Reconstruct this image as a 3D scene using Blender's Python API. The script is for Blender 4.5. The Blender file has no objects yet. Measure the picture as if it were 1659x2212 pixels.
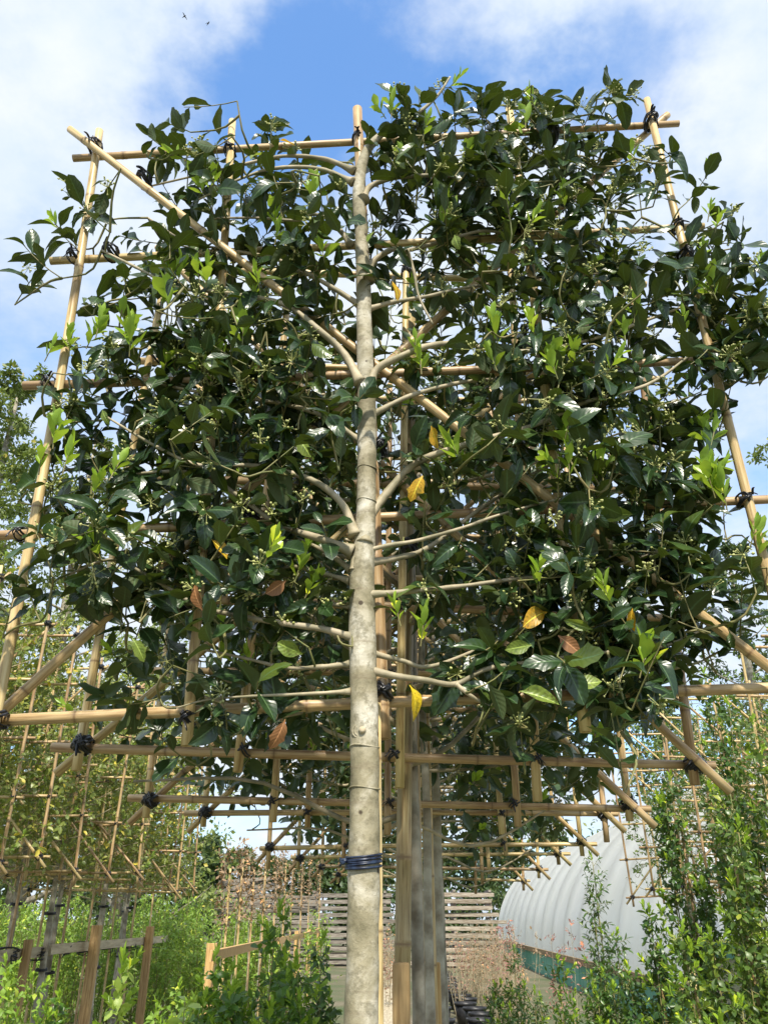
import bpy, math
import numpy as np
from mathutils import Vector, Matrix

R = math.radians
sc = bpy.context.scene
COL = sc.collection
rng = np.random.default_rng(11)

# ------------------------------------------------------------------ camera
F, CX, CY = 1800.0, 829.5, 1106.0          # focal length / centre in units of a 1659 px wide picture
PITCH = R(26.0)
CAM = np.array((0.0, 0.0, 1.49))
FWD = np.array((0, math.cos(PITCH), math.sin(PITCH)))
UP = np.array((0, -math.sin(PITCH), math.cos(PITCH)))
cd = bpy.data.cameras.new('camera')
cam = bpy.data.objects.new('camera', cd)
COL.objects.link(cam)
cam.location = CAM
cam.rotation_euler = (R(90) + PITCH, 0, 0)
cd.sensor_fit = 'HORIZONTAL'
cd.sensor_width = 24.0
cd.lens = 24.0 * F / 1659.0
cd.clip_start = 0.05
cd.clip_end = 2000
sc.camera = cam

# ------------------------------------------------------------------ world, sun, exposure
SUN_DIR = Vector((0.06, -0.64, 0.77)).normalized()      # towards the sun
w = bpy.data.worlds.new('World')
sc.world = w
w.use_nodes = True
wt = w.node_tree
wt.nodes.clear()


def wn(t, **kw):
    n = wt.nodes.new(t)
    for k, v in kw.items():
        setattr(n, k, v)
    return n


def wmath(op, a, b=None, clamp=False):
    n = wn('ShaderNodeMath', operation=op, use_clamp=clamp)
    for i, v in enumerate((a, b)):
        if v is None:
            continue
        if isinstance(v, (int, float)):
            n.inputs[i].default_value = v
        else:
            wt.links.new(v, n.inputs[i])
    return n.outputs[0]


wout = wn('ShaderNodeOutputWorld')
wbg = wn('ShaderNodeBackground')
wbg.inputs['Strength'].default_value = 0.15
wsky = wn('ShaderNodeTexSky', sky_type='NISHITA')
wsky.sun_disc = False
wsky.sun_elevation = math.asin(SUN_DIR.z)
wsky.sun_rotation = math.atan2(SUN_DIR.x, SUN_DIR.y)
wsky.air_density = 1.0
wsky.dust_density = 0.6
wsky.ozone_density = 2.5
wtc = wn('ShaderNodeTexCoord')
sep = wn('ShaderNodeSeparateXYZ')
wt.links.new(wtc.outputs['Generated'], sep.inputs[0])
zz = wmath('ADD', wmath('MAXIMUM', sep.outputs['Z'], 0.0), 0.22)
cmb = wn('ShaderNodeCombineXYZ')
wt.links.new(wmath('DIVIDE', sep.outputs['X'], zz), cmb.inputs[0])
wt.links.new(wmath('DIVIDE', sep.outputs['Y'], zz), cmb.inputs[1])
cmb.inputs[2].default_value = 3.7
nz = wn('ShaderNodeTexNoise')
nz.inputs['Scale'].default_value = 1.55
nz.inputs['Detail'].default_value = 8.0
nz.inputs['Roughness'].default_value = 0.52
nz.inputs['Distortion'].default_value = 0.45
wt.links.new(cmb.outputs[0], nz.inputs['Vector'])
nz2 = wn('ShaderNodeTexNoise')
nz2.inputs['Scale'].default_value = 5.5
nz2.inputs['Detail'].default_value = 6.0
nz2.inputs['Roughness'].default_value = 0.6
wt.links.new(cmb.outputs[0], nz2.inputs['Vector'])


def pixdir(x, y):
    d = FWD * F + np.array((1, 0, 0)) * (x - CX) + UP * (CY - y)
    return d / np.linalg.norm(d)


# breaks in the cloud: directions in which the cover thins out
cover = wmath('ADD', nz.outputs[0], 0.12)
for (gx, gy, width, amt) in ((820, 120, 0.135, 0.34), (600, 250, 0.14, 0.24), (400, 290, 0.11, 0.16), (1090, 215, 0.10, 0.15),
                             (1370, 165, 0.10, 0.30), (700, -150, 0.16, 0.10),
                             (1250, 640, 0.10, 0.10)):
    vd = wn('ShaderNodeVectorMath', operation='DISTANCE')
    nrm = wn('ShaderNodeVectorMath', operation='NORMALIZE')
    wt.links.new(wtc.outputs['Generated'], nrm.inputs[0])
    wt.links.new(nrm.outputs[0], vd.inputs[0])
    vd.inputs[1].default_value = pixdir(gx, gy)
    mr = wn('ShaderNodeMapRange', interpolation_type='SMOOTHSTEP')
    wt.links.new(wmath('ADD', vd.outputs['Value'], wmath('MULTIPLY', wmath('SUBTRACT', nz2.outputs[0], 0.5), 0.16)), mr.inputs['Value'])
    mr.inputs['From Min'].default_value = width * 1.35
    mr.inputs['From Max'].default_value = 0.0
    mr.inputs['To Min'].default_value = 0.0
    mr.inputs['To Max'].default_value = amt
    cover = wmath('SUBTRACT', cover, mr.outputs[0])
cov = wn('ShaderNodeMapRange', interpolation_type='SMOOTHSTEP')
wt.links.new(wmath('ADD', cover, wmath('MULTIPLY', wmath('SUBTRACT', nz2.outputs[0], 0.5), 0.34)), cov.inputs['Value'])
cov.inputs['From Min'].default_value = 0.26
cov.inputs['From Max'].default_value = 0.70
cov.inputs['To Min'].default_value = 0.05
ccol = wn('ShaderNodeMix', data_type='RGBA')
ccol.inputs[6].default_value = (3.1, 3.75, 4.6, 1)
ccol.inputs[7].default_value = (4.45, 4.6, 4.8, 1)
wt.links.new(wmath('MULTIPLY', wmath('SUBTRACT', nz2.outputs[0], 0.3), 2.2, True), ccol.inputs[0])
skm = wn('ShaderNodeVectorMath', operation='MULTIPLY')
wt.links.new(wsky.outputs[0], skm.inputs[0])
skm.inputs[1].default_value = (1.0, 1.4, 1.65)
wmix = wn('ShaderNodeMix', data_type='RGBA')
wt.links.new(cov.outputs[0], wmix.inputs[0])
wt.links.new(skm.outputs[0], wmix.inputs[6])
wt.links.new(ccol.outputs[2], wmix.inputs[7])
wt.links.new(wmix.outputs[2], wbg.inputs['Color'])
wt.links.new(wbg.outputs[0], wout.inputs['Surface'])

sd = bpy.data.lights.new('sun', 'SUN')
sun = bpy.data.objects.new('sun', sd)
COL.objects.link(sun)
sd.energy = 4.4
sd.angle = R(3.0)
sd.color = (1.0, 0.93, 0.80)
sun.rotation_euler = SUN_DIR.to_track_quat('Z', 'Y').to_euler()

sc.view_settings.view_transform = 'Standard'
sc.view_settings.look = 'None'
sc.view_settings.exposure = 0.6
sc.view_settings.gamma = 1.0
sc.render.engine = 'CYCLES'
sc.cycles.use_denoising = True
sc.cycles.max_bounces = 8
sc.cycles.transmission_bounces = 4
sc.cycles.diffuse_bounces = 4


# ------------------------------------------------------------------ helpers
def px(x, y, Y):
    """point at distance Y in front of the camera that stands at picture position x, y"""
    d = FWD * F + np.array((1.0, 0, 0)) * (x - CX) + UP * (CY - y)
    return CAM + d * (Y / d[1])


def wid(npx, P):
    return npx / F * float(np.dot(np.asarray(P) - CAM, FWD))


def nv(v):
    v = np.asarray(v, float)
    return v / (np.linalg.norm(v, axis=-1, keepdims=True) + 1e-12)


def tag(o, label=None, cat=None, group=None, kind=None):
    if label:
        o['label'] = label
    if cat:
        o['category'] = cat
    if group:
        o['group'] = group
    if kind:
        o['kind'] = kind
    return o


def empty(name, loc=(0, 0, 0), rot=(0, 0, 0)):
    o = bpy.data.objects.new(name, None)
    o.empty_display_size = 0.1
    COL.objects.link(o)
    o.location = loc
    o.rotation_euler = rot
    return o


def link(name, me, parent=None, loc=None):
    o = bpy.data.objects.new(name, me)
    COL.objects.link(o)
    if parent is not None:
        o.parent = parent
    if loc is not None:
        o.location = loc
    return o


def quad_mesh(name, V, Q, mat, tint=None, uv=None, smooth=True):
    me = bpy.data.meshes.new(name)
    V = np.asarray(V, np.float32)
    Q = np.asarray(Q, np.int32)
    me.vertices.add(len(V))
    me.vertices.foreach_set('co', V.ravel())
    me.loops.add(Q.size)
    me.loops.foreach_set('vertex_index', Q.ravel())
    me.polygons.add(len(Q))
    me.polygons.foreach_set('loop_start', np.arange(0, Q.size, 4, dtype=np.int32))
    me.update(calc_edges=True)
    me.polygons.foreach_set('use_smooth', np.full(len(Q), smooth, dtype=bool))
    if tint is not None:
        a = me.attributes.new('tint', 'FLOAT', 'POINT')
        a.data.foreach_set('value', np.asarray(tint, np.float32))
    if uv is not None:
        ul = me.uv_layers.new(name='UVMap')
        ul.data.foreach_set('uv', np.asarray(uv, np.float32)[Q.ravel()].ravel())
    me.materials.append(mat)
    return me


class MB:
    def __init__(self):
        self.V, self.Q, self.T, self.n = [], [], [], 0

    def add(self, V, Q, t=0.0):
        V = np.asarray(V, float)
        self.V.append(V)
        self.Q.append(np.asarray(Q) + self.n)
        self.T.append(np.full(len(V), t) if np.isscalar(t) else np.asarray(t, float))
        self.n += len(V)

    def tube(self, pts, rad, sides=8, caps=True, t=0.0, flat=1.0, squash=None):
        P = np.asarray(pts, float)
        n = len(P)
        rad = np.full(n, rad) if np.isscalar(rad) else np.asarray(rad, float)
        tan = np.zeros_like(P)
        tan[1:-1] = P[2:] - P[:-2]
        tan[0] = P[1] - P[0]
        tan[-1] = P[-1] - P[-2]
        tan = nv(tan)
        a = np.array((0, 0, 1.0)) if abs(tan[0][2]) < 0.9 else np.array((0, 1.0, 0))
        u = nv(np.cross(tan[0], a))
        ang = np.arange(sides) / sides * 2 * math.pi
        rings = []
        for i in range(n):
            u = nv(u - tan[i] * np.dot(u, tan[i]))
            v = np.cross(tan[i], u)
            rings.append(P[i] + rad[i] * (np.outer(np.cos(ang), u) + flat * np.outer(np.sin(ang), v)))
        tt = [t] * n if np.isscalar(t) else list(t)
        if caps:
            rings = [np.repeat(P[:1], sides, 0)] + rings + [np.repeat(P[-1:], sides, 0)]
            tt = [tt[0]] + tt + [tt[-1]]
        m = len(rings)
        V = np.concatenate(rings)
        i, j = np.meshgrid(np.arange(m - 1), np.arange(sides), indexing='ij')
        j2 = (j + 1) % sides
        Q = np.stack([i * sides + j, i * sides + j2, (i + 1) * sides + j2, (i + 1) * sides + j], -1).reshape(-1, 4)
        self.add(V, Q, np.repeat(np.asarray(tt, float), sides))

    def box(self, c, s, M=None, t=0.0, jit=0.0):
        k = np.array([(x, y, z) for z in (-.5, .5) for y in (-.5, .5) for x in (-.5, .5)]) * np.asarray(s, float)
        if jit:
            k = k + rng.normal(0, jit, k.shape)
        if M is not None:
            k = k @ np.asarray(M).T
        self.add(k + np.asarray(c, float), [(0, 2, 3, 1), (4, 5, 7, 6), (0, 1, 5, 4), (2, 6, 7, 3), (0, 4, 6, 2), (1, 3, 7, 5)], t)

    def mesh(self, name, mat, smooth=True):
        return quad_mesh(name, np.concatenate(self.V), np.concatenate(self.Q), mat, np.concatenate(self.T), None, smooth)

    def build(self, name, mat, parent=None, smooth=True, loc=None):
        return link(name, self.mesh(name, mat, smooth), parent, loc)


def smooth_path(pts, n):
    """Catmull-Rom through pts, n samples"""
    P = np.asarray(pts, float)
    P = np.vstack([2 * P[0] - P[1], P, 2 * P[-1] - P[-2]])
    m = len(P) - 3
    out = []
    for s in np.linspace(0, m - 1e-6, n):
        i = int(s)
        f = s - i
        p0, p1, p2, p3 = P[i:i + 4]
        out.append(0.5 * (2 * p1 + (p2 - p0) * f + (2 * p0 - 5 * p1 + 4 * p2 - p3) * f * f + (3 * p1 - p0 - 3 * p2 + p3) * f ** 3))
    return np.array(out)


# ------------------------------------------------------------------ materials
def mat_new(name):
    m = bpy.data.materials.new(name)
    m.use_nodes = True
    nt = m.node_tree
    nt.nodes.clear()
    o = nt.nodes.new('ShaderNodeOutputMaterial')
    b = nt.nodes.new('ShaderNodeBsdfPrincipled')
    nt.links.new(b.outputs[0], o.inputs[0])
    return m, nt, b, o


def N(nt, t, ins=None, **kw):
    n = nt.nodes.new(t)
    for k, v in kw.items():
        setattr(n, k, v)
    for k, v in (ins or {}).items():
        if hasattr(v, 'is_linked') or hasattr(v, 'links'):
            nt.links.new(v, n.inputs[k])
        else:
            n.inputs[k].default_value = v
    return n


def mixc(nt, f, a, b, blend='MIX'):
    n = nt.nodes.new('ShaderNodeMix')
    n.data_type = 'RGBA'
    n.blend_type = blend
    for i, v in ((0, f), (6, a), (7, b)):
        if isinstance(v, (int, float)):
            n.inputs[i].default_value = v
        elif isinstance(v, tuple):
            n.inputs[i].default_value = (*v, 1) if len(v) == 3 else v
        else:
            nt.links.new(v, n.inputs[i])
    return n.outputs[2]


def ramp(nt, f, stops):
    r = nt.nodes.new('ShaderNodeValToRGB')
    el = r.color_ramp.elements
    while len(el) < len(stops):
        el.new(0.5)
    for e, (p, c) in zip(el, stops):
        e.position = p
        e.color = (*c, 1) if len(c) == 3 else c
    nt.links.new(f, r.inputs[0])
    return r.outputs[0]


def noise(nt, scale, detail=4, rough=0.55, coord='Object', stretch=None, dist=0.0):
    tc = nt.nodes.new('ShaderNodeTexCoord')
    src = tc.outputs[coord]
    if stretch:
        mp = nt.nodes.new('ShaderNodeMapping')
        mp.inputs['Scale'].default_value = stretch
        nt.links.new(src, mp.inputs[0])
        src = mp.outputs[0]
    n = N(nt, 'ShaderNodeTexNoise', {'Vector': src, 'Scale': scale, 'Detail': detail, 'Roughness': rough, 'Distortion': dist})
    return n.outputs[0]


def bump(nt, h, b, strength=0.3, dist=0.01):
    n = N(nt, 'ShaderNodeBump', {'Height': h, 'Strength': strength, 'Distance': dist})
    nt.links.new(n.outputs[0], b.inputs['Normal'])


def leaf_mat(name, top, top2, under, rough=0.3, transl=0.22, tcol=(0.22, 0.36, 0.03), veins=True, objvar=0.6, blotch=None):
    m, nt, b, o = mat_new(name)
    at = N(nt, 'ShaderNodeAttribute', attribute_name='tint')
    oi = N(nt, 'ShaderNodeObjectInfo')
    f = N(nt, 'ShaderNodeMath', {0: oi.outputs['Random'], 1: objvar}, operation='MULTIPLY_ADD')
    nt.links.new(at.outputs['Fac'], f.inputs[2])
    f2 = N(nt, 'ShaderNodeMath', {0: f.outputs[0], 1: 1.0}, operation='FRACT')
    c = mixc(nt, f2.outputs[0], top, top2)
    old = N(nt, 'ShaderNodeMapRange', {'Value': f2.outputs[0], 'From Min': 0.90, 'From Max': 0.98, 'To Max': 0.8})
    c = mixc(nt, old.outputs[0], c, tuple(min(1, x * k) for x, k in zip(top2, (3.6, 2.3, 1.4))))
    geo = N(nt, 'ShaderNodeNewGeometry')
    c = mixc(nt, geo.outputs['Backfacing'], c, under)
    n1 = noise(nt, 40, 3)
    c = mixc(nt, ramp(nt, n1, [(0.35, (0, 0, 0)), (0.75, (0.35, 0.35, 0.35))]), c, tuple(min(1, x * 1.7 + 0.01) for x in top2))
    if blotch:
        c = mixc(nt, ramp(nt, noise(nt, 3.2, 4, 0.65), [(0.46, (0, 0, 0)), (0.62, (0.85, 0.85, 0.85))]), c, blotch)
        c = mixc(nt, ramp(nt, noise(nt, 13, 3, 0.6), [(0.58, (0, 0, 0)), (0.66, (0.8, 0.8, 0.8))]), c, (0.10, 0.045, 0.012))
    if veins:
        uv = N(nt, 'ShaderNodeUVMap')
        sx = N(nt, 'ShaderNodeSeparateXYZ', {0: uv.outputs[0]})
        ax = N(nt, 'ShaderNodeMath', {0: sx.outputs[0]}, operation='ABSOLUTE')
        mid = N(nt, 'ShaderNodeMapRange', {'Value': ax.outputs[0], 'From Min': 0.03, 'From Max': 0.11, 'To Min': 1.0, 'To Max': 0.0})
        ph = N(nt, 'ShaderNodeMath', {0: ax.outputs[0], 1: -0.22}, operation='MULTIPLY_ADD')
        nt.links.new(sx.outputs[1], ph.inputs[2])
        sn = N(nt, 'ShaderNodeMath', {0: ph.outputs[0], 1: 46.0}, operation='MULTIPLY')
        ss = N(nt, 'ShaderNodeMath', {0: sn.outputs[0]}, operation='SINE')
        c = mixc(nt, mid.outputs[0], c, tuple(min(1, x * 2.2 + 0.03) for x in top2))
        hh = N(nt, 'ShaderNodeMath', {0: ss.outputs[0], 1: mid.outputs[0]}, operation='SUBTRACT')
        bump(nt, hh.outputs[0], b, 0.16, 0.0010)
    nt.links.new(c, b.inputs['Base Color'])
    rr = N(nt, 'ShaderNodeMapRange', {'Value': geo.outputs['Backfacing'], 'To Min': rough, 'To Max': 0.6})
    nt.links.new(rr.outputs[0], b.inputs['Roughness'])
    b.inputs['Specular IOR Level'].default_value = 0.5
    tr = N(nt, 'ShaderNodeBsdfTranslucent', {'Color': (*tcol, 1)})
    mx = N(nt, 'ShaderNodeMixShader', {0: transl, 1: b.outputs[0], 2: tr.outputs[0]})
    nt.links.new(mx.outputs[0], o.inputs[0])
    return m


def simple_mat(name, c1, c2, scale=8, rough=0.7, stretch=None, bmp=0.2, detail=5, bdist=0.004, spec=0.4):
    m, nt, b, o = mat_new(name)
    n1 = noise(nt, scale, detail, 0.6, stretch=stretch)
    oi = N(nt, 'ShaderNodeObjectInfo')
    c = mixc(nt, ramp(nt, n1, [(0.38, (0, 0, 0)), (0.62, (1, 1, 1))]), c1, c2)
    hv = N(nt, 'ShaderNodeMapRange', {'Value': oi.outputs['Random'], 'To Min': 0.82, 'To Max': 1.15})
    hs = N(nt, 'ShaderNodeHueSaturation', {'Color': c, 'Value': hv.outputs[0]})
    nt.links.new(hs.outputs[0], b.inputs['Base Color'])
    b.inputs['Roughness'].default_value = rough
    b.inputs['Specular IOR Level'].default_value = spec
    if bmp:
        bump(nt, n1, b, bmp, bdist)
    return m


M = {}


def build_materials():
    # bamboo
    m, nt, b, o = mat_new('bamboo')
    st = noise(nt, 6, 6, 0.6, stretch=(22, 22, 1.3))
    bl = noise(nt, 3.0, 4, 0.6)
    oi = N(nt, 'ShaderNodeObjectInfo')
    c = ramp(nt, st, [(0.36, (0.32, 0.20, 0.08)), (0.5, (0.54, 0.385, 0.175)), (0.64, (0.67, 0.51, 0.265))])
    c = mixc(nt, ramp(nt, bl, [(0.52, (0, 0, 0)), (0.66, (0.65, 0.65, 0.65))]), c, (0.27, 0.15, 0.06))
    hv = N(nt, 'ShaderNodeMapRange', {'Value': oi.outputs['Random'], 'To Min': 0.78, 'To Max': 1.12})
    hu = N(nt, 'ShaderNodeMapRange', {'Value': oi.outputs['Random'], 'To Min': 0.485, 'To Max': 0.512})
    hs = N(nt, 'ShaderNodeHueSaturation', {'Color': c, 'Value': hv.outputs[0], 'Hue': hu.outputs[0], 'Saturation': 0.98})
    at = N(nt, 'ShaderNodeAttribute', attribute_name='tint')
    c = mixc(nt, at.outputs['Fac'], hs.outputs[0], (0.16, 0.09, 0.04))
    nt.links.new(c, b.inputs['Base Color'])
    b.inputs['Roughness'].default_value = 0.42
    bump(nt, st, b, 0.15, 0.002)
    M['bamboo'] = m
    m2 = m.copy()
    m2.name = 'old_bamboo'
    for n_ in m2.node_tree.nodes:
        if n_.type == 'MAP_RANGE' and abs(n_.inputs['To Min'].default_value - .78) < .01:
            n_.inputs['To Min'].default_value, n_.inputs['To Max'].default_value = .55, .62
    M['old_bamboo'] = m2
    # ties
    m, nt, b, o = mat_new('black_plastic_tie')
    n1 = noise(nt, 60, 3)
    nt.links.new(ramp(nt, n1, [(0.3, (0.006, 0.006, 0.008)), (0.8, (0.03, 0.032, 0.04))]), b.inputs['Base Color'])
    b.inputs['Roughness'].default_value = 0.32
    M['tie'] = m
    M['blue_tie'] = simple_mat('blue_black_cord', (0.008, 0.012, 0.03), (0.03, 0.05, 0.10), 70, 0.35, bmp=0)
    # bark (front trunk)
    m, nt, b, o = mat_new('bark')
    big = noise(nt, 7, 5, 0.62, dist=0.6)
    fine = noise(nt, 60, 6, 0.7)
    mid = noise(nt, 20, 5, 0.65, stretch=(1, 1, 0.7))
    ringn = noise(nt, 16, 3, 0.6, stretch=(0.25, 0.25, 4.0), dist=0.5)
    c = ramp(nt, big, [(0.36, (0.17, 0.15, 0.085)), (0.46, (0.31, 0.275, 0.18)), (0.54, (0.45, 0.41, 0.31)), (0.64, (0.62, 0.59, 0.50))])
    c = mixc(nt, ramp(nt, mid, [(0.47, (0, 0, 0)), (0.62, (0.6, 0.6, 0.6))]), c, (0.24, 0.21, 0.125))
    c = mixc(nt, ramp(nt, fine, [(0.50, (0, 0, 0)), (0.62, (0.6, 0.6, 0.6))]), c, (0.13, 0.115, 0.065))
    c = mixc(nt, ramp(nt, ringn, [(0.55, (0, 0, 0)), (0.68, (0.5, 0.5, 0.5))]), c, (0.17, 0.13, 0.08))
    tc = N(nt, 'ShaderNodeTexCoord')
    vo = N(nt, 'ShaderNodeTexVoronoi', {'Vector': tc.outputs['Object'], 'Scale': 34.0})
    sp = N(nt, 'ShaderNodeMapRange', {'Value': vo.outputs['Distance'], 'From Min': 0.13, 'From Max': 0.19, 'To Min': 0.95, 'To Max': 0.0})
    sel = N(nt, 'ShaderNodeSeparateXYZ', {0: vo.outputs['Color']})
    sg = N(nt, 'ShaderNodeMath', {0: sel.outputs[0], 1: 0.72}, operation='GREATER_THAN')
    spm = N(nt, 'ShaderNodeMath', {0: sp.outputs[0], 1: sg.outputs[0]}, operation='MULTIPLY')
    c = mixc(nt, spm.outputs[0], c, (0.045, 0.028, 0.014))
    nt.links.new(c, b.inputs['Base Color'])
    b.inputs['Roughness'].default_value = 0.75
    hsum = N(nt, 'ShaderNodeMath', {0: mid, 1: fine}, operation='ADD')
    bump(nt, hsum.outputs[0], b, 0.55, 0.004)
    M['bark'] = m
    M['branch'] = simple_mat('branch_bark', (0.44, 0.37, 0.25), (0.24, 0.215, 0.13), 22, 0.6, bmp=0.4, bdist=0.002)
    M['twig'] = simple_mat('twig_bark', (0.15, 0.17, 0.05), (0.28, 0.24, 0.10), 20, 0.55, bmp=0)
    M['grey_bark'] = simple_mat('grey_bark', (0.42, 0.39, 0.31), (0.20, 0.17, 0.12), 12, 0.8, bmp=0.5)
    M['knot'] = simple_mat('cut_wood', (0.62, 0.52, 0.36), (0.42, 0.33, 0.2), 60, 0.7, bmp=0.2)
    # leaves
    M['leaf'] = leaf_mat('holly_leaf', (0.008, 0.024, 0.009), (0.024, 0.052, 0.012), (0.052, 0.074, 0.018), 0.29, 0.06, (0.20, 0.30, 0.02))
    M['leaf_lime'] = leaf_mat('young_leaf', (0.11, 0.23, 0.016), (0.33, 0.47, 0.035), (0.24, 0.38, 0.05), 0.35, 0.35, (0.45, 0.62, 0.05), veins=False)
    M['leaf_pale'] = leaf_mat('pale_leaf', (0.13, 0.20, 0.03), (0.22, 0.29, 0.05), (0.26, 0.30, 0.07), 0.4, 0.3, (0.4, 0.5, 0.06), blotch=(0.06, 0.11, 0.02))
    M['leaf_yellow'] = leaf_mat('yellow_leaf', (0.50, 0.26, 0.012), (0.60, 0.36, 0.02), (0.50, 0.28, 0.02), 0.45, 0.3, (0.75, 0.42, 0.02), blotch=(0.22, 0.20, 0.02))
    M['leaf_brown'] = leaf_mat('brown_leaf', (0.20, 0.09, 0.03), (0.28, 0.13, 0.05), (0.24, 0.13, 0.06), 0.6, 0.15, (0.3, 0.15, 0.04))
    M['leaf_row'] = leaf_mat('holly_leaf_weathered', (0.018, 0.044, 0.016), (0.042, 0.076, 0.020), (0.10, 0.13, 0.04), 0.38, 0.10, (0.2, 0.3, 0.03), veins=False)
    M['leaf_left'] = leaf_mat('olive_leaf', (0.060, 0.10, 0.022), (0.22, 0.26, 0.055), (0.26, 0.29, 0.08), 0.4, 0.26, (0.38, 0.46, 0.05), veins=False, objvar=0.15)
    M['leaf_right'] = leaf_mat('fresh_leaf', (0.030, 0.070, 0.016), (0.10, 0.165, 0.03), (0.12, 0.17, 0.045), 0.4, 0.25, (0.32, 0.46, 0.04), veins=False, objvar=0.15)
    M['leaf_shrub'] = leaf_mat('shrub_leaf', (0.025, 0.070, 0.018), (0.065, 0.13, 0.028), (0.10, 0.16, 0.045), 0.36, 0.2, (0.2, 0.34, 0.03), veins=False, objvar=0.15)
    M['leaf_laurel'] = leaf_mat('laurel_leaf', (0.022, 0.065, 0.012), (0.075, 0.165, 0.018), (0.09, 0.16, 0.03), 0.36, 0.25, (0.30, 0.5, 0.03), veins=False, objvar=0.15)
    M['leaf_fern'] = leaf_mat('sapling_leaf', (0.10, 0.20, 0.025), (0.22, 0.34, 0.05), (0.20, 0.30, 0.06), 0.5, 0.3, (0.36, 0.52, 0.05), veins=False, objvar=0.15)
    M['leaf_tree'] = leaf_mat('tree_leaf', (0.085, 0.125, 0.030), (0.18, 0.22, 0.055), (0.17, 0.21, 0.06), 0.5, 0.25, (0.22, 0.32, 0.04), veins=False, objvar=0.2)
    M['leaf_far'] = leaf_mat('far_leaf', (0.025, 0.055, 0.018), (0.06, 0.10, 0.03), (0.07, 0.10, 0.03), 0.5, 0.2, (0.14, 0.22, 0.03), veins=False, objvar=0.2)
    M['leaf_dry'] = leaf_mat('dry_leaf', (0.21, 0.14, 0.08), (0.31, 0.22, 0.14), (0.27, 0.19, 0.12), 0.7, 0.2, (0.5, 0.28, 0.08), veins=False, objvar=0.2)
    M['leaf_red'] = leaf_mat('red_leaf', (0.22, 0.085, 0.08), (0.30, 0.17, 0.13), (0.28, 0.15, 0.12), 0.6, 0.2, (0.5, 0.16, 0.12), veins=False, objvar=0.2)
    M['flower'] = simple_mat('flower', (0.34, 0.37, 0.10), (0.52, 0.53, 0.24), 90, 0.6, bmp=0)
    # timber
    M['stake'] = simple_mat('stake_timber', (0.50, 0.33, 0.15), (0.30, 0.18, 0.075), 5, 0.75, stretch=(14, 14, 0.9), bmp=0.4)
    M['new_timber'] = simple_mat('new_timber', (0.62, 0.42, 0.18), (0.46, 0.28, 0.11), 5, 0.7, stretch=(12, 12, 1), bmp=0.3)
    M['grey_timber'] = simple_mat('grey_timber', (0.30, 0.27, 0.23), (0.13, 0.11, 0.09), 4, 0.85, stretch=(1, 10, 10), bmp=0.5)
    M['pale_timber'] = simple_mat('pale_timber', (0.44, 0.39, 0.32), (0.22, 0.17, 0.12), 4, 0.8, stretch=(1, 10, 10), bmp=0.3)
    M['beam'] = simple_mat('beam_timber', (0.50, 0.43, 0.30), (0.34, 0.28, 0.19), 4, 0.8, stretch=(10, 1, 10), bmp=0.3)
    M['pot'] = simple_mat('pot_plastic', (0.012, 0.012, 0.014), (0.03, 0.03, 0.033), 12, 0.42, bmp=0)
    M['soil'] = simple_mat('soil', (0.05, 0.035, 0.02), (0.10, 0.07, 0.045), 30, 0.95, bmp=0.8, bdist=0.02)
    # polytunnel film
    m, nt, b, o = mat_new('polythene')
    n1 = noise(nt, 0.7, 5, 0.6)
    n2 = noise(nt, 9, 4, 0.6, stretch=(1, 1, 0.25))
    c = mixc(nt, ramp(nt, n1, [(0.35, (0, 0, 0)), (0.75, (1, 1, 1))]), (0.86, 0.87, 0.86), (0.76, 0.77, 0.72))
    c = mixc(nt, ramp(nt, n2, [(0.55, (0, 0, 0)), (0.85, (0.35, 0.35, 0.35))]), c, (0.50, 0.45, 0.33))
    nt.links.new(c, b.inputs['Base Color'])
    b.inputs['Roughness'].default_value = 0.35
    tr = N(nt, 'ShaderNodeBsdfTranslucent', {'Color': (0.92, 0.94, 0.94, 1)})
    mx = N(nt, 'ShaderNodeMixShader', {0: 0.6, 1: b.outputs[0], 2: tr.outputs[0]})
    nt.links.new(mx.outputs[0], o.inputs[0])
    M['film'] = m
    M['green_mesh'] = simple_mat('green_mesh', (0.07, 0.26, 0.19), (0.16, 0.36, 0.27), 3, 0.7, stretch=(3, 3, 0.5), bmp=0.2)
    M['base_rail'] = simple_mat('base_rail', (0.30, 0.20, 0.11), (0.20, 0.15, 0.08), 6, 0.85, stretch=(6, 1, 6), bmp=0.3)
    # ground
    m, nt, b, o = mat_new('ground')
    n1 = noise(nt, 0.5, 6, 0.65)
    n2 = noise(nt, 14, 6, 0.7)
    c = ramp(nt, n1, [(0.35, (0.06, 0.10, 0.03)), (0.5, (0.12, 0.12, 0.06)), (0.65, (0.22, 0.18, 0.13))])
    c = mixc(nt, ramp(nt, n2, [(0.4, (0, 0, 0)), (0.7, (0.6, 0.6, 0.6))]), c, (0.10, 0.085, 0.055))
    nt.links.new(c, b.inputs['Base Color'])
    b.inputs['Roughness'].default_value = 0.95
    bump(nt, n2, b, 0.6, 0.03)
    M['ground'] = m
    M['feather'] = simple_mat('dark_feather', (0.03, 0.03, 0.035), (0.08, 0.08, 0.09), 20, 0.7, bmp=0)


build_materials()


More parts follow.
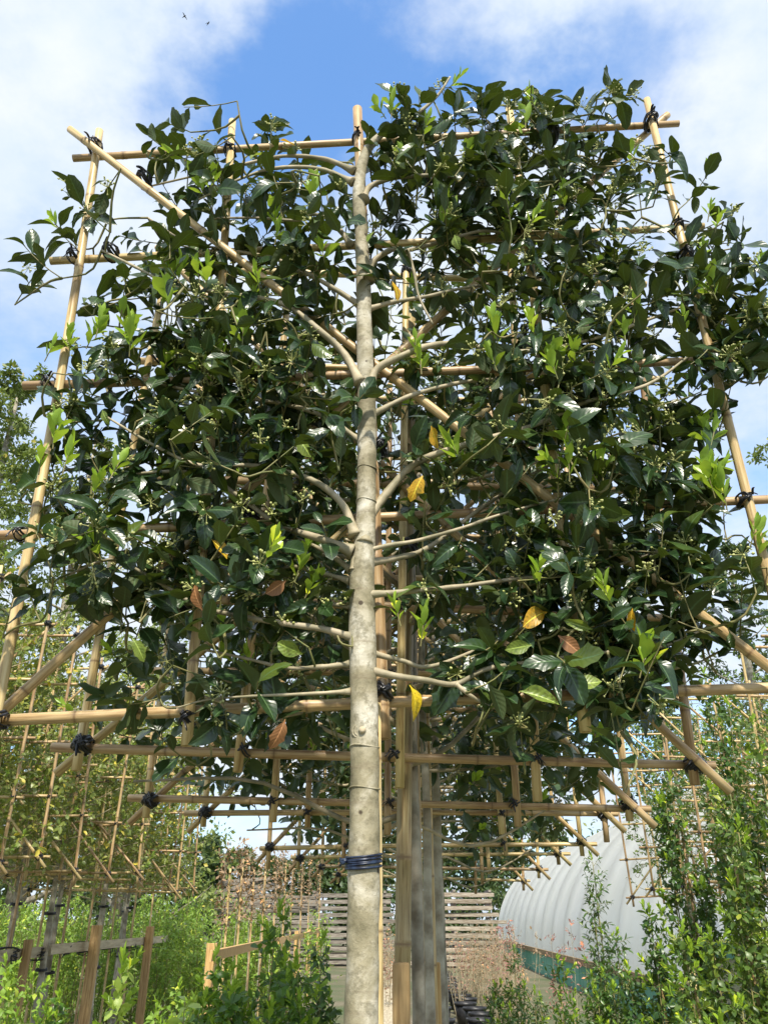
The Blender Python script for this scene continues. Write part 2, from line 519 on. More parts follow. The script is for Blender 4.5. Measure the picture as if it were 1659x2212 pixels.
# ------------------------------------------------------------------ leaf shapes
def leaf_template(ns, nc, width, arch, fold, wav, spines, seed, tip=0.9):
    r = np.random.default_rng(seed)
    u = np.linspace(0, 1, ns)
    wprof = np.sin(np.pi * np.clip((u - 0.10) / 0.9, 0, 1) ** tip) ** 0.75 * width
    wprof[0] = 0.018
    wprof = np.maximum(wprof, 0.018)
    wprof[-1] = 0.006
    v = np.linspace(-1, 1, nc)
    V, UV = [], []
    ph = r.uniform(0, 6)
    tw = r.normal(0, 0.22)
    side = r.normal(0, 0.09)
    for i in range(ns):
        for j in range(nc):
            e = 1.0
            if spines and abs(v[j]) == 1 and i in spines:
                e = 1.24
            elif spines and abs(v[j]) == 1 and (i - 1 in spines or i + 1 in spines):
                e = 0.94
            x = v[j] * wprof[i] * e
            z = fold * abs(v[j]) * wprof[i] - arch * u[i] ** 2 + wav * math.sin(u[i] * 9 + ph + (1.3 if v[j] > 0 else 0)) * v[j] ** 2 * (0.2 + wprof[i] / width * 0.8)
            z += tw * u[i] * x
            V.append((x + side * u[i] ** 2, u[i] - 0.15 * arch * u[i] ** 3, z))
            UV.append((v[j], u[i]))
    i, j = np.meshgrid(np.arange(ns - 1), np.arange(nc - 1), indexing='ij')
    Q = np.stack([i * nc + j, i * nc + j + 1, (i + 1) * nc + j + 1, (i + 1) * nc + j], -1).reshape(-1, 4)
    return np.array(V), Q, np.array(UV)


HI = [leaf_template(9, 5, 0.235, 0.16, 0.32, 0.020, None, 1),
      leaf_template(9, 5, 0.255, 0.34, 0.18, 0.040, (7,), 2),
      leaf_template(9, 5, 0.25, 0.05, 0.42, 0.035, (7,), 3),
      leaf_template(9, 5, 0.27, 0.48, 0.05, 0.045, (5, 7), 4),
      leaf_template(9, 5, 0.23, 0.25, 0.55, 0.030, None, 5, 0.8),
      leaf_template(9, 5, 0.28, 0.10, 0.25, 0.050, None, 6),
      leaf_template(9, 5, 0.26, 0.62, 0.30, 0.030, None, 7),
      leaf_template(9, 5, 0.215, -0.10, 0.35, 0.050, (5, 7), 8),
      leaf_template(9, 5, 0.20, 0.75, 0.75, 0.060, None, 9), leaf_template(9, 5, 0.24, 0.30, -0.45, 0.050, (6, 7), 10),
      leaf_template(9, 5, 0.21, 0.55, 0.95, 0.040, (7,), 12)]
YOUNG = [leaf_template(7, 3, 0.20, -0.12, 0.55, 0.02, (5,), 21), leaf_template(7, 3, 0.23, 0.05, 0.45, 0.03, (4, 5), 22),
         leaf_template(7, 3, 0.17, -0.2, 0.6, 0.02, None, 23)]
LO = [leaf_template(5, 3, 0.24, 0.2, 0.3, 0.03, (3,), 31), leaf_template(5, 3, 0.23, 0.05, 0.45, 0.02, None, 32),
      leaf_template(5, 3, 0.25, 0.42, 0.2, 0.04, (2,), 33)]
SLIM = [leaf_template(5, 3, 0.17, 0.15, 0.35, 0.02, None, 41), leaf_template(5, 3, 0.19, 0.35, 0.25, 0.03, None, 42)]
TINY = [leaf_template(3, 3, 0.30, 0.2, 0.3, 0.0, None, 51), leaf_template(3, 3, 0.26, -0.1, 0.4, 0.0, None, 52)]


class Leaves:
    """leaf positions gathered first, meshed together or one by one afterwards"""

    def __init__(self):
        self.p, self.d, self.n, self.s, self.t = [], [], [], [], []

    def add(self, p, d, n, s, t=None):
        self.p.append(p)
        self.d.append(d)
        self.n.append(n)
        self.s.append(s)
        self.t.append(rng.random() if t is None else t)

    def arrays(self):
        p, d, n = (np.array(a, float).reshape(-1, 3) for a in (self.p, self.d, self.n))
        d = nv(d)
        n = n - d * np.sum(n * d, 1, keepdims=True)
        n = nv(n)
        x = np.cross(d, n) * np.random.default_rng(len(p)).uniform(.78, 1.18, (len(p), 1))
        return p, np.stack([x, d, n], -1), np.array(self.s, float), np.array(self.t, float)      # columns x, y, z

    def subset(self, idx):
        o = Leaves()
        for k in ('p', 'd', 'n', 's', 't'):
            setattr(o, k, [getattr(self, k)[i] for i in idx])
        return o

    def mesh(self, name, tmpls, mat, uv=True):
        p, A, s, t = self.arrays()
        which = np.arange(len(p)) % len(tmpls)
        Vs, Qs, Ts, Us, n0 = [], [], [], [], 0
        for k, (tv, tq, tu) in enumerate(tmpls):
            i = np.where(which == k)[0]
            if not len(i):
                continue
            V = np.einsum('mij,nj->mni', A[i] * s[i][:, None, None], tv) + p[i][:, None, :]
            Q = tq[None] + (np.arange(len(i)) * len(tv))[:, None, None] + n0
            Vs.append(V.reshape(-1, 3))
            Qs.append(Q.reshape(-1, 4))
            Ts.append(np.repeat(t[i], len(tv)))
            Us.append(np.tile(tu, (len(i), 1)))
            n0 += len(i) * len(tv)
        return quad_mesh(name, np.concatenate(Vs), np.concatenate(Qs), mat, np.concatenate(Ts), np.concatenate(Us) if uv else None)

    def build(self, name, tmpls, mat, parent=None, uv=False, kind=None):
        o = link(name, self.mesh(name, tmpls, mat, uv), parent)
        if kind:
            o['kind'] = kind
        return o


LEAF_CACHE = {}


def leaf_objects(L, tmpls, mat, parent, label=None):
    """every leaf an object of its own, mesh data shared between alike ones"""
    p, A, s, t = L.arrays()
    out = []
    for i in range(len(p)):
        k = i % len(tmpls)
        key = (id(tmpls), k, mat.name)
        if key not in LEAF_CACHE:
            tv, tq, tu = tmpls[k]
            LEAF_CACHE[key] = quad_mesh('leaf', tv, tq, mat, np.full(len(tv), 0.1 * k), tu)
        o = bpy.data.objects.new('leaf', LEAF_CACHE[key])
        COL.objects.link(o)
        mt = np.eye(4)
        mt[:3, :3] = A[i] * s[i]
        mt[:3, 3] = p[i]
        o.parent = parent
        o.matrix_basis = Matrix(mt.tolist())
        if label:
            o['label'] = label
        out.append(o)
    return out


# ------------------------------------------------------------------ bamboo, ties, frames
def cane_mesh(L, r, r2, sides=10, rr=None, bend=0.0):
    rr = rr or rng
    zs, rs, ts = [0.0], [r], [0.0]
    z = rr.uniform(0.06, 0.25)
    while z < L - 0.02:
        k = r + (r2 - r) * z / L
        for dz, f, t in ((-0.009, 1.0, 0.0), (-0.004, 1.09, 0.25), (0.0, 1.02, 0.85), (0.004, 1.08, 0.2), (0.010, 1.0, 0.0)):
            zs.append(z + dz)
            rs.append(k * f)
            ts.append(t)
        z += rr.uniform(0.17, 0.30)
    zs.append(L)
    rs.append(r2)
    ts.append(0.0)
    zs = np.array(zs)
    rs = np.array(rs)
    # open ends: rim, then a recess
    zs = np.concatenate([[0.012, 0.0005], zs, [L - 0.0005, L - 0.012]])
    rs = np.concatenate([[r * 0.45, r * 0.72], rs, [r2 * 0.72, r2 * 0.45]])
    ts = np.concatenate([[1.0, 0.1], ts, [0.1, 1.0]])
    b1, ph = bend * rr.normal(), rr.uniform(0, 6.28)
    off = b1 * np.sin(np.clip(zs / L, 0, 1) * math.pi)
    mb = MB()
    P = np.stack([off * math.cos(ph), off * math.sin(ph), zs], -1)
    # rings stay horizontal so that the recess does not flip them
    ang = np.arange(sides) / sides * 2 * math.pi
    ring = np.stack([np.cos(ang), np.sin(ang), 0 * ang], -1)
    V = (P[:, None, :] + rs[:, None, None] * ring[None]).reshape(-1, 3)
    m = len(P)
    V = np.vstack([np.repeat(P[:1], sides, 0), V, np.repeat(P[-1:], sides, 0)])
    i, j = np.meshgrid(np.arange(m + 1), np.arange(sides), indexing='ij')
    j2 = (j + 1) % sides
    Q = np.stack([i * sides + j, i * sides + j2, (i + 1) * sides + j2, (i + 1) * sides + j], -1).reshape(-1, 4)
    T = np.concatenate([[1.0], ts, [1.0]])
    mb.add(V, Q, np.repeat(T, sides))
    return mb.mesh('cane', M['bamboo'])


def cane(name, p0, p1, r, r2=None, parent=None, sides=10, bend=0.0, rr=None):
    p0, p1 = Vector(p0), Vector(p1)
    d = p1 - p0
    o = link(name, cane_mesh(d.length, r, r2 or r * 0.9, sides, rr, bend), parent)
    q = d.to_track_quat('Z', 'Y')
    o.matrix_basis = Matrix.Translation(p0) @ q.to_matrix().to_4x4()
    return o


def tie_mesh(a, b, r, loops=3, thick=0.0026, tails=2, rr=None):
    """black tie round the crossing of two canes running along a and b, centred at the origin; y is the depth"""
    rr = rr or rng
    a, b = nv(a), nv(b)
    ey = np.array((0, 1.0, 0))
    mb = MB()
    for s in (1, -1):
        e1 = nv(a + s * b + rr.normal(0, 0.06, 3))
        nn = np.cross(e1, ey)
        for k in range(loops):
            off = (k - (loops - 1) / 2) * thick * 1.7 + rr.normal(0, 0.001)
            th = np.linspace(0, 2 * math.pi, 15)
            wob = 1 + rr.normal(0, 0.05, 15)
            wob[-1] = wob[0]
            P = (np.outer(np.cos(th) * r * 1.62 * wob, e1) + np.outer(np.sin(th) * (r * 2.15 + thick) * wob, ey) + nn * (off + 0.25 * r * np.sin(th * 2)[:, None]))
            mb.tube(P, thick * rr.uniform(0.8, 1.2), 5, caps=False, flat=0.6)
    for k in range(tails):
        d = nv(np.array((rr.normal(0, 0.6), -0.5, rr.normal(0.0, 0.7))))
        s0 = np.array((rr.normal(0, r * 0.5), -r * 2.0, rr.normal(0, r * 0.5)))
        P = smooth_path([s0, s0 + d * r * 1.2, s0 + d * r * 2.2 + np.array((0, -0.002, -r * 0.8))], 6)
        mb.tube(P, [thick * 1.2] * 5 + [thick * 0.7], 5, flat=0.4)
    return mb.mesh('tie', M['tie'])


def add_tie(p, a, b, r, parent, loops=3, thick=0.0026, tails=2):
    return link('tie', tie_mesh(a, b, r, loops, thick, tails), parent, p)


X3, Z3 = np.array((1.0, 0, 0)), np.array((0, 0, 1.0))
FW, FH = 1.5, 1.53


def make_frame(name, rr, r=0.0112, sides=8, ties='full', over=0.06):
    """square trellis in local coordinates: origin at the middle of its bottom rail"""
    root = empty(name)
    xs = np.linspace(-FW / 2, FW / 2, 5) + rr.normal(0, 0.02, 5)
    zs = np.linspace(0, FH, 5) + rr.normal(0, 0.012, 5)
    xs[0], xs[-1], zs[0] = -FW / 2, FW / 2, 0
    for x in xs:
        cane('upright_cane', (x + rr.normal(0, 0.006), -r, zs[0] - over * rr.uniform(0.8, 1.8)), (x + rr.normal(0, 0.006), -r, zs[-1] + over * rr.uniform(0.7, 1.3)), r, parent=root, sides=sides, rr=rr, bend=0.004)
    for z in zs:
        cane('rail_cane', (-FW / 2 - over * rr.uniform(.7, 1.4), r, z + rr.normal(0, .006)), (FW / 2 + over * rr.uniform(.7, 1.4), r, z + rr.normal(0, .006)), r, parent=root, sides=sides, rr=rr, bend=0.004)
    o2 = over * 1.1
    cane('diagonal_cane', (-FW / 2 - o2, 3 * r, -o2), (FW / 2 + o2 * .7, 3 * r, FH + o2 * .7), r * .95, parent=root, sides=sides, rr=rr, bend=0.005)
    cane('diagonal_cane', (FW / 2 + o2, -3 * r, -o2), (-FW / 2 - o2 * .7, -3 * r, FH + o2 * .7), r * .95, parent=root, sides=sides, rr=rr, bend=0.005)
    big = [(-FW / 2, zs[0]), (FW / 2, zs[0]), (-FW / 2, zs[-1]), (FW / 2, zs[-1])]
    for (x, z) in big:
        link('tie', tie_mesh(X3, Z3, r * 1.25, 4, 0.0034, 2, rr), root, (x, 0, z))
    small = [(x, z) for x in xs[1:-1] for z in zs] + [(x, z) for x in (xs[0], xs[-1]) for z in zs[1:-1]]
    if ties != 'full':
        small = small[::3]
    proto = [tie_mesh(X3, Z3, r, 2, 0.0024, 1, rr) for _ in range(2)]
    for k, (x, z) in enumerate(small):
        link('tie', proto[k % 2], root, (x, 0, z))
    return root


def copy_tree(o, parent=None):
    c = o.copy()
    COL.objects.link(c)
    c.parent = parent
    for ch in list(o.children):
        copy_tree(ch, c)
    return c


# ------------------------------------------------------------------ foliage growth
def twig_leaves(L, base, d, length, n, size, rr, mb=None, twr=0.0017, spread=(35, 75), toward=(0, -0.35, 0), droop=0.22, upn=0.6, start=0.25):
    d = nv(d)
    bend = rr.normal(0, 0.18, 3) + np.array((0, 0, 0.22))
    pts = [base + d * length * f + bend * length * f * f * 0.6 for f in np.linspace(0, 1, 5)]
    pts = np.array(pts)
    if mb is not None:
        mb.tube(pts, np.linspace(twr, twr * 0.6, 5), 5, caps=False)
    a0 = rr.uniform(0, 6.28)
    side = nv(np.cross(d, (0.3, 0.2, 1.0)))
    oth = np.cross(d, side)
    for k in range(n):
        f = start + (1 - start) * (k + 0.5) / n
        P = base + d * length * f + bend * length * f * f * 0.6
        td = nv(d + bend * f * 1.2)
        a = a0 + k * 2.4 + rr.normal(0, 0.2)
        rad = side * math.cos(a) + oth * math.sin(a)
        ang = R(rr.uniform(*spread)) * (1.0 if f < 0.85 else 0.6)
        ld = td * math.cos(ang) + rad * math.sin(ang) + np.array((0, 0, -droop * rr.uniform(0.3, 1.5)))
        nr = td * 0.55 + np.array((0, 0, upn)) + np.asarray(toward) + rr.normal(0, 0.33, 3)
        L.add(P, ld, nr, size * rr.uniform(0.60, 1.20) * (1.0 if f < 0.8 else 0.85), rr.random())
    return pts[-1], nv(d + bend * 1.2)


def young_shoot(L, base, d, size, n, rr, mb=None):
    d = nv(np.asarray(d, float))
    ln = size * 1.1
    if mb is not None:
        mb.tube([base - d * 0.01, base + d * ln * 0.5, base + d * ln], [0.0014, 0.0012, 0.0008], 5, caps=False)
    side = nv(np.cross(d, (0.31, 0.9, 0.2)))
    oth = np.cross(d, side)
    a0 = rr.uniform(0, 6)
    for k in range(n):
        f = (k + 0.3) / n
        a = a0 + k * 2.4
        rad = side * math.cos(a) + oth * math.sin(a)
        ang = R(50 - 34 * f + rr.normal(0, 6))
        L.add(base + d * ln * f, d * math.cos(ang) + rad * math.sin(ang), d * 0.8 - rad * 0.8, size * rr.uniform(0.75, 1.1) * (1 - 0.35 * abs(f - 0.45)), rr.random())


def flower_cluster(mb, p, rr, size=0.014, n=11):
    for k in range(n):
        d = nv(rr.normal(0, 1, 3) + np.array((0, -0.5, 0.2)))
        e = p + d * size * rr.uniform(0.6, 1.25)
        mb.tube([p, e], [0.0006, 0.0006], 3, caps=False, t=0.4)
        s = 0.0021 * rr.uniform(0.8, 1.5)
        mb.tube([e - d * s, e - d * s * .2, e + d * s], [s * .4, s * 1.2, s * .5], 4, caps=True, t=1.0)


def grow_links(mb, roots, pts, rr, r0=0.0042, maxd=0.42):
    """join foliage points to the branches: each to the nearest woody point that is already there"""
    nodes = [np.asarray(p) for p in roots]
    arr = np.array(nodes)
    order = np.argsort([np.min(np.linalg.norm(arr - p, axis=1)) for p in pts])
    for i in order:
        p = pts[i]
        dd = np.linalg.norm(arr - p, axis=1)
        j = int(np.argmin(dd))
        if dd[j] > maxd:
            arr = np.vstack([arr, p])
            continue
        q = arr[j]
        mid = (p + q) / 2 + rr.normal(0, 0.12, 3) * dd[j] + np.array((0, 0, -0.10 * dd[j]))
        path = smooth_path([q, mid, p], 6)
        mb.tube(path, np.linspace(r0 * min(1, 0.45 + dd[j] * 3), 0.0019, 6), 5, caps=False)
        arr = np.vstack([arr, path[2:5], p])


# ================================================================== SETTING: ground
gm = MB()
gx = np.linspace(-400, 400, 9)
V = [(x, y, 0) for y in np.linspace(-60, 740, 9) for x in gx]
Q = [(j * 9 + i, j * 9 + i + 1, (j + 1) * 9 + i + 1, (j + 1) * 9 + i) for j in range(8) for i in range(8)]
gm.add(V, Q)
tag(gm.build('ground', M['ground']), 'earth and weed covered nursery ground', 'ground', kind='structure')


# ================================================================== background trees
def bg_tree(name, label, x, y, height, rad, n, mat, lsize, rr, cat='tree', group=None, low=0.12, conic=0.5, tm=TINY):
    root = tag(empty(name, (x, y, 0)), label, cat, group)
    tb = MB()
    tb.tube([(0, 0, 0), (0.05, 0, height * .35), (-0.05, 0.05, height * .7), (0, 0, height * .96)], [height * .018, height * .013, height * .008, 0.02], 8)
    L = Leaves()
    nl = max(14, int(26 * height / 10))
    per = n // (nl * 7)
    for k in range(nl):
        h = low + (1 - low) * ((k + rr.random()) / nl)
        a = k * 2.4 + rr.normal(0, .3)
        prof = (1 - h) ** conic if h > 0.3 else (0.75 + 0.25 * h / 0.3)
        ln = rad * prof * rr.uniform(0.75, 1.25) + 0.15
        b0 = np.array((0, 0, height * (h * .93)))
        d = np.array((math.cos(a), math.sin(a), 0.35 + 0.6 * h))
        e = b0 + nv(d) * ln
        mid = (b0 + e) / 2 + rr.normal(0, .05, 3) * ln
        tb.tube(smooth_path([b0, mid, e], 5), np.linspace(height * .006 * (1.1 - h), 0.008, 5), 5, caps=False)
        for c in range(7):
            f = rr.uniform(0.35, 1.08)
            cc = b0 + (e - b0) * f + rr.normal(0, 0.17, 3) * ln * np.array((1, 1, .8))
            cs = ln * rr.uniform(0.10, 0.24)
            for q in range(per):
                g = rr.normal(0, 1, 3)
                g = g / np.linalg.norm(g) * rr.random() ** 0.4
                p = cc + g * cs * np.array((1, 1, .75))
                L.add(p, g + rr.normal(0, .6, 3) + np.array((0, 0, -.2)), rr.normal(0, .6, 3) + np.array((0, -.2, .8)), lsize * rr.uniform(.6, 1.3), rr.random())
    tb.build('trunk', M['grey_bark'], root)
    L.build('crown', tm, mat, root, kind='stuff')
    return root


r1 = np.random.default_rng(5)
# (px of the crown axis, px of its top, distance, crown radius, leaves)
BG = [(60, 765, 17.0, 2.6, 15000, 'leaf_tree', 0.13, 'tall airy green tree with its pointed top rising beside the bamboo frame'),
      (215, 905, 19.0, 2.3, 11000, 'leaf_tree', 0.13, 'lower green tree filling the gap between the tall airy tree and the holly'),
      (-170, 980, 15.0, 2.4, 7000, 'leaf_tree', 0.13, 'green tree half outside the picture next to the tall airy tree'),
      (1668, 850, 18.0, 1.7, 9000, 'leaf_tree', 0.12, 'loose green tree rising behind the bamboo frame above the polytunnel side'),
      (1560, 1130, 22.0, 2.2, 8000, 'leaf_far', 0.14, 'dark green tree low behind the holly hedge panel above the polytunnel'),
      (330, 1330, 24.0, 3.0, 9000, 'leaf_tree', 0.15, 'broad green tree seen through the bare stems below the holly'),
      (1420, 1480, 38.0, 3.4, 7000, 'leaf_far', 0.22, 'distant dark tree standing over the polytunnel ridge')]
for (ax, ay, Y, rad, n, mt, ls, lab) in BG:
    P = px(ax, ay, Y)
    bg_tree('background_tree', lab, P[0], Y, P[2], rad, n, M[mt], ls, r1)
FAR = [(455, 1800, 42, 2.2, 'slender distant tree beside the bright gap of sky'), (520, 1835, 46, 2.0, 'small distant tree at the foot of the gap of sky'),
       (700, 1850, 50, 3.4, 'distant round tree behind the pale pallet stack'), (800, 1870, 48, 3.0, 'distant tree hidden behind the front trunk'),
       (960, 1835, 52, 3.8, 'distant dark tree behind the pale pallet stack'), (1085, 1828, 50, 3.6, 'distant dark tree next to the far end of the polytunnel'),
       (1190, 1800, 56, 4.0, 'distant dark tree behind the polytunnel roof'), (-60, 1840, 50, 4, 'distant tree behind the bed of lime saplings'), (90, 1870, 47, 3.6, 'distant low tree behind the railed trunks'), (230, 1850, 52, 4, 'distant broad tree behind the railed trunks'), (350, 1865, 48, 3.4, 'distant tree between the railed trunks and the grey pile'), (610, 1862, 55, 3.0, 'distant bushy tree above the grey timber pile')]
for (ax, ay, Y, rad, lab) in FAR:
    P = px(ax, ay, Y)
    bg_tree('distant_tree', lab, P[0], Y, P[2], rad, 4200, M['leaf_far'], 0.30, r1, group='distant trees behind the nursery', low=0.05, conic=0.6)


# ================================================================== polytunnel
def polytunnel():
    root = tag(empty('polytunnel', (0, 0, 0)), 'long white polythene growing tunnel with green mesh skirt', 'polytunnel')
    A, B = np.array((4.15, 13.2, 0.0)), np.array((5.1, 42.0, 0.0))        # foot of its near side wall
    zb, Rr, Hh = 0.60, 4.5, 3.85
    ax = nv(B - A)
    sx = np.array((ax[1], -ax[0], 0))
    Ln = np.linalg.norm(B - A)
    nh = 14
    nu, nvv = nh * 8 + 1, 41
    V = []
    for i in range(nu):
        s = i / (nu - 1)
        ph = (s * nh) % 1.0
        sag = 0.20 * math.sin(math.pi * ph) ** 0.5
        for j in range(nvv):
            th = math.pi * j / (nvv - 1)
            ss = sag * min(1, math.sin(th) * 2.2 + 0.15)
            V.append(A + ax * Ln * s + sx * (Rr - (Rr - ss) * math.cos(th)) + Z3 * (zb + (Hh - ss) * math.sin(th) ** 0.92))
    Q = [(i * nvv + j, (i + 1) * nvv + j, (i + 1) * nvv + j + 1, i * nvv + j + 1) for i in range(nu - 1) for j in range(nvv - 1)]
    mb = MB()
    mb.add(V, Q)
    mb.build('cover', M['film'], root)
    for k in range(nh + 1):
        th = np.linspace(0, math.pi, 25)
        P = np.array([A + ax * Ln * k / nh + sx * (Rr - (Rr - .03) * math.cos(t)) + Z3 * (zb + (Hh - .03) * math.sin(t) ** .92) for t in th])
        hb = MB()
        hb.tube(P, 0.022, 6)
        hb.build('hoop', M['pale_timber'], root)
    Mx = np.stack([sx, ax, Z3], -1)
    for side in (0, 1):
        c = (A + B) / 2 + sx * (2 * Rr * side)
        mb = MB()
        mb.box(c + Z3 * zb - sx * (.03 if not side else -.03), (0.05, Ln, 0.13), Mx)
        mb.build('base_rail', M['base_rail'], root, False)
        # netting, slightly rippled
        mb = MB()
        nn = 120
        V = []
        for i in range(nn + 1):
            for z in (0.0, .27, .55):
                V.append(A + ax * Ln * i / nn + sx * (2 * Rr * side) + Z3 * z + sx * (0.02 * math.sin(i * 1.7) + 0.015 * math.sin(i * .63)))
        Q = [(i * 3 + k, (i + 1) * 3 + k, (i + 1) * 3 + k + 1, i * 3 + k + 1) for i in range(nn) for k in range(2)]
        mb.add(V, Q)
        mb.build('mesh_skirt', M['green_mesh'], root)


polytunnel()


# ================================================================== timber piles
def plank_stack(name, label, x0, x1, y, z0, z1, mat, rr, step=0.12, mess=0.02, depth=1.2):
    root = tag(empty(name, ((x0 + x1) / 2, y, 0)), label, 'timber stack')
    z = z0
    row = 0
    while z < z1:
        for k in range(2):
            ln = (x1 - x0) * rr.uniform(.82, 1.04)
            mb = MB()
            a = rr.normal(0, mess)
            t = rr.normal(0, mess * .8)
            Mx = np.array(Matrix.Rotation(a, 3, 'Z') @ Matrix.Rotation(t, 3, 'Y'))
            mb.box((rr.normal(0, .08), -depth / 2 + k * depth + rr.normal(0, .04), z + step * .3), (ln, .18, step * .55), Mx, jit=.006)
            mb.build('plank', mat, root, False)
        if row % 2 == 0:
            for xx in (-.4, 0, .4):
                mb = MB()
                mb.box(((x1 - x0) * xx, 0, z + step * .8), (.09, depth * 1.1, step * .38))
                mb.build('bearer', M['grey_timber'], root, False)
        z += step
        row += 1
    return root


r2 = np.random.default_rng(8)
P0, P1 = px(470, 2060, 26), px(700, 1930, 26)
plank_stack('timber_pile', 'pile of weathered grey boards behind the thin cane saplings', P0[0], P1[0], 26, 0.05, 2.05, M['grey_timber'], r2, 0.13, 0.035)
P0, P1 = px(505, 2060, 27.8), px(640, 1930, 27.8)
t = plank_stack('timber_pile', 'steep heap of slanting old boards on top of the grey pile', P0[0] - .6, P1[0] - .6, 27.8, 0.05, 2.6, M['grey_timber'], r2, 0.16, 0.16)
P0, P1 = px(885, 2000, 32), px(1072, 1928, 32)
plank_stack('pallet_stack', 'stack of pale pallet boards beside the far end of the polytunnel', P0[0], P1[0], 32, 0.05, P1[2], M['pale_timber'], r2, 0.21, 0.006)
P0, P1 = px(660, 2000, 33), px(850, 1905, 33)
plank_stack('pallet_stack', 'stack of pale pallet boards behind the front trunk', P0[0], P1[0], 33, 0.05, P1[2] - .35, M['grey_timber'], r2, 0.21, 0.01)


# ================================================================== pleached trees and frames of the rows
def panel_crown(rr, mat, n_tw, size, tm, lime=None, nlime=0, depth=0.085, w=FW + .12, h=FH + .1, branches=True, per=(5, 8), low=-0.05):
    """meshes of one trained tree, local to the middle of its frame's bottom rail"""
    br = []
    if branches:
        for k in range(14):
            s = 1 if k % 2 else -1
            z0 = -0.12 + 1.35 * k / 14 + rr.normal(0, .03)
            z1 = min(FH * .98, z0 + rr.uniform(0.05, .42))
            x1 = s * rr.uniform(.5, .74)
            y1 = rr.normal(0, .05)
            P = smooth_path([(0, 0, z0), (s * .12, rr.normal(-.02, .03), z0 + rr.uniform(-.02, .08)), (x1 * .55, y1, (z0 + z1) / 2 + rr.normal(0, .05)), (x1, y1, z1)], 12)
            mb = MB()
            mb.tube(P, np.linspace(0.0085, 0.003, 12), 7)
            br.append((mb.mesh('branch', M['branch']), P))
    roots = np.concatenate([P[2:] for _, P in br]) if br else np.array([(0, 0, z) for z in np.linspace(0, 1.4, 30)])
    pts = []
    for k in range(n_tw):
        z = low + (h - low) * rr.random()
        x = rr.uniform(-1, 1) * w / 2
        if abs(x) < .15 and rr.random() < .6 and z < .6:
            x += np.sign(x) * .25
        pts.append(np.array((x, rr.normal(0, depth), z)))
    tw = MB()
    grow_links(tw, roots, pts, rr, 0.0036, .5)
    L, Y = Leaves(), Leaves()
    for p in pts:
        d = nv(np.array((np.sign(p[0]) * .35, -.35, .35)) + rr.normal(0, .65, 3))
        e, ed = twig_leaves(L, p, d, rr.uniform(.07, .17), rr.integers(*per), size, rr, tw)
        if nlime and rr.random() < nlime:
            young_shoot(Y, e, ed + np.array((0, 0, .8)), size * .62, 6, rr, tw)
    out = {'branches': [b for b, _ in br], 'twigs': tw.mesh('twigs', M['twig']), 'leaves': L}
    if Y.p:
        out['young'] = Y.mesh('young_leaves', YOUNG, lime or M['leaf_lime'], False)
    return out


def trunk_mesh(rr, top, r0, r1, mat, z0=0.0, lean=0.012):
    zs = np.linspace(z0, top, 16)
    wob = np.cumsum(rr.normal(0, lean * .35, 16))
    wob2 = np.cumsum(rr.normal(0, lean * .35, 16))
    mb = MB()
    mb.tube(np.stack([wob - wob[8], wob2 - wob2[8], zs], -1), np.linspace(r0, r1, 16) * (1 + rr.normal(0, .04, 16)), 10)
    return mb.mesh('trunk', mat)


ra = np.random.default_rng(31)
# ---- main row, second tree onward: (distance, frame centre x, rail height, roll, trunk x, trunk radius)
MAIN = [(2.10, .012, 1.850, 1.7, .073, .019), (2.75, .017, 1.815, .5, .140, .019), (3.32, .08, 1.845, 0.0, .205, .024),
        (4.31, .20, 1.81, -.9, .265, .024), (5.24, .26, 1.815, -1.0, .33, .024), (6.25, .32, 1.80, .5, .40, .024), (7.36, .38, 1.78, 1.8, .45, .024)]
ORD = ['second', 'third', 'fourth', 'fifth', 'sixth', 'seventh', 'eighth']
variants = [panel_crown(ra, M['leaf_row'], 440, .072, HI, nlime=.10, low=.03, w=FW - .05), panel_crown(ra, M['leaf_row'], 430, .072, HI, nlime=.10, low=.03, w=FW - .05)]
for v in variants:
    v['n'] = len(v['leaves'].p)
    p = np.array(v['leaves'].p)
    # the 120 lowest and foremost ones show below the front panel: those become single leaves
    order = np.argsort(p[:, 2] * 1.0 + p[:, 1] * 2.0)
    v['single'] = v['leaves'].subset(order[:130])
    v['rest'] = v['leaves'].subset(order[130:])
    v['crown'] = v['rest'].mesh('crown', HI, M['leaf_row'], True)
    v['whole'] = v['leaves'].mesh('crown', LO, M['leaf_row'], False)
for k, (Y, X, Z, roll, tx, tr) in enumerate(MAIN):
    fr = make_frame('bamboo_trellis', ra, 0.0118 if k < 2 else .0112, 10 if k < 3 else 7, 'full' if k < 4 else 'few')
    fr.location = (X, Y, Z)
    fr.rotation_euler = (0, R(roll), R(ra.normal(0, 1.0)))
    tag(fr, f'bamboo trellis frame carrying the {ORD[k]} holly behind the thick front trunk', 'trellis', 'bamboo frames of the middle row')
    t = tag(empty('pleached_holly', (X, Y + .09, Z)), f'pleached holly tree, {ORD[k]} in the row behind the thick front trunk', 'tree', 'pleached hollies of the middle row')
    v = variants[k % 2]
    link('trunk', trunk_mesh(ra, 1.5, tr, .009, M['grey_bark'], -Z), t, (tx - X, 0.02, 0))
    for b in v['branches']:
        link('branch', b, t, ((tx - X) * .5, 0, 0))
    link('twigs', v['twigs'], t)['kind'] = 'stuff'
    if k < 3:
        leaf_objects(v['single'], HI, M['leaf_row'], t)
        c = link('crown', v['crown'], t)
    else:
        c = link('crown', v['whole'], t)
    c['kind'] = 'stuff'
    link('young_leaves', v['young'], t)['kind'] = 'stuff'
    if k % 2:
        for o in t.children:
            o.matrix_basis = Matrix.Scale(-1, 4, (1, 0, 0)) @ o.matrix_basis if o.name.startswith(('crown', 'twigs', 'young', 'leaf', 'branch')) else o.matrix_basis

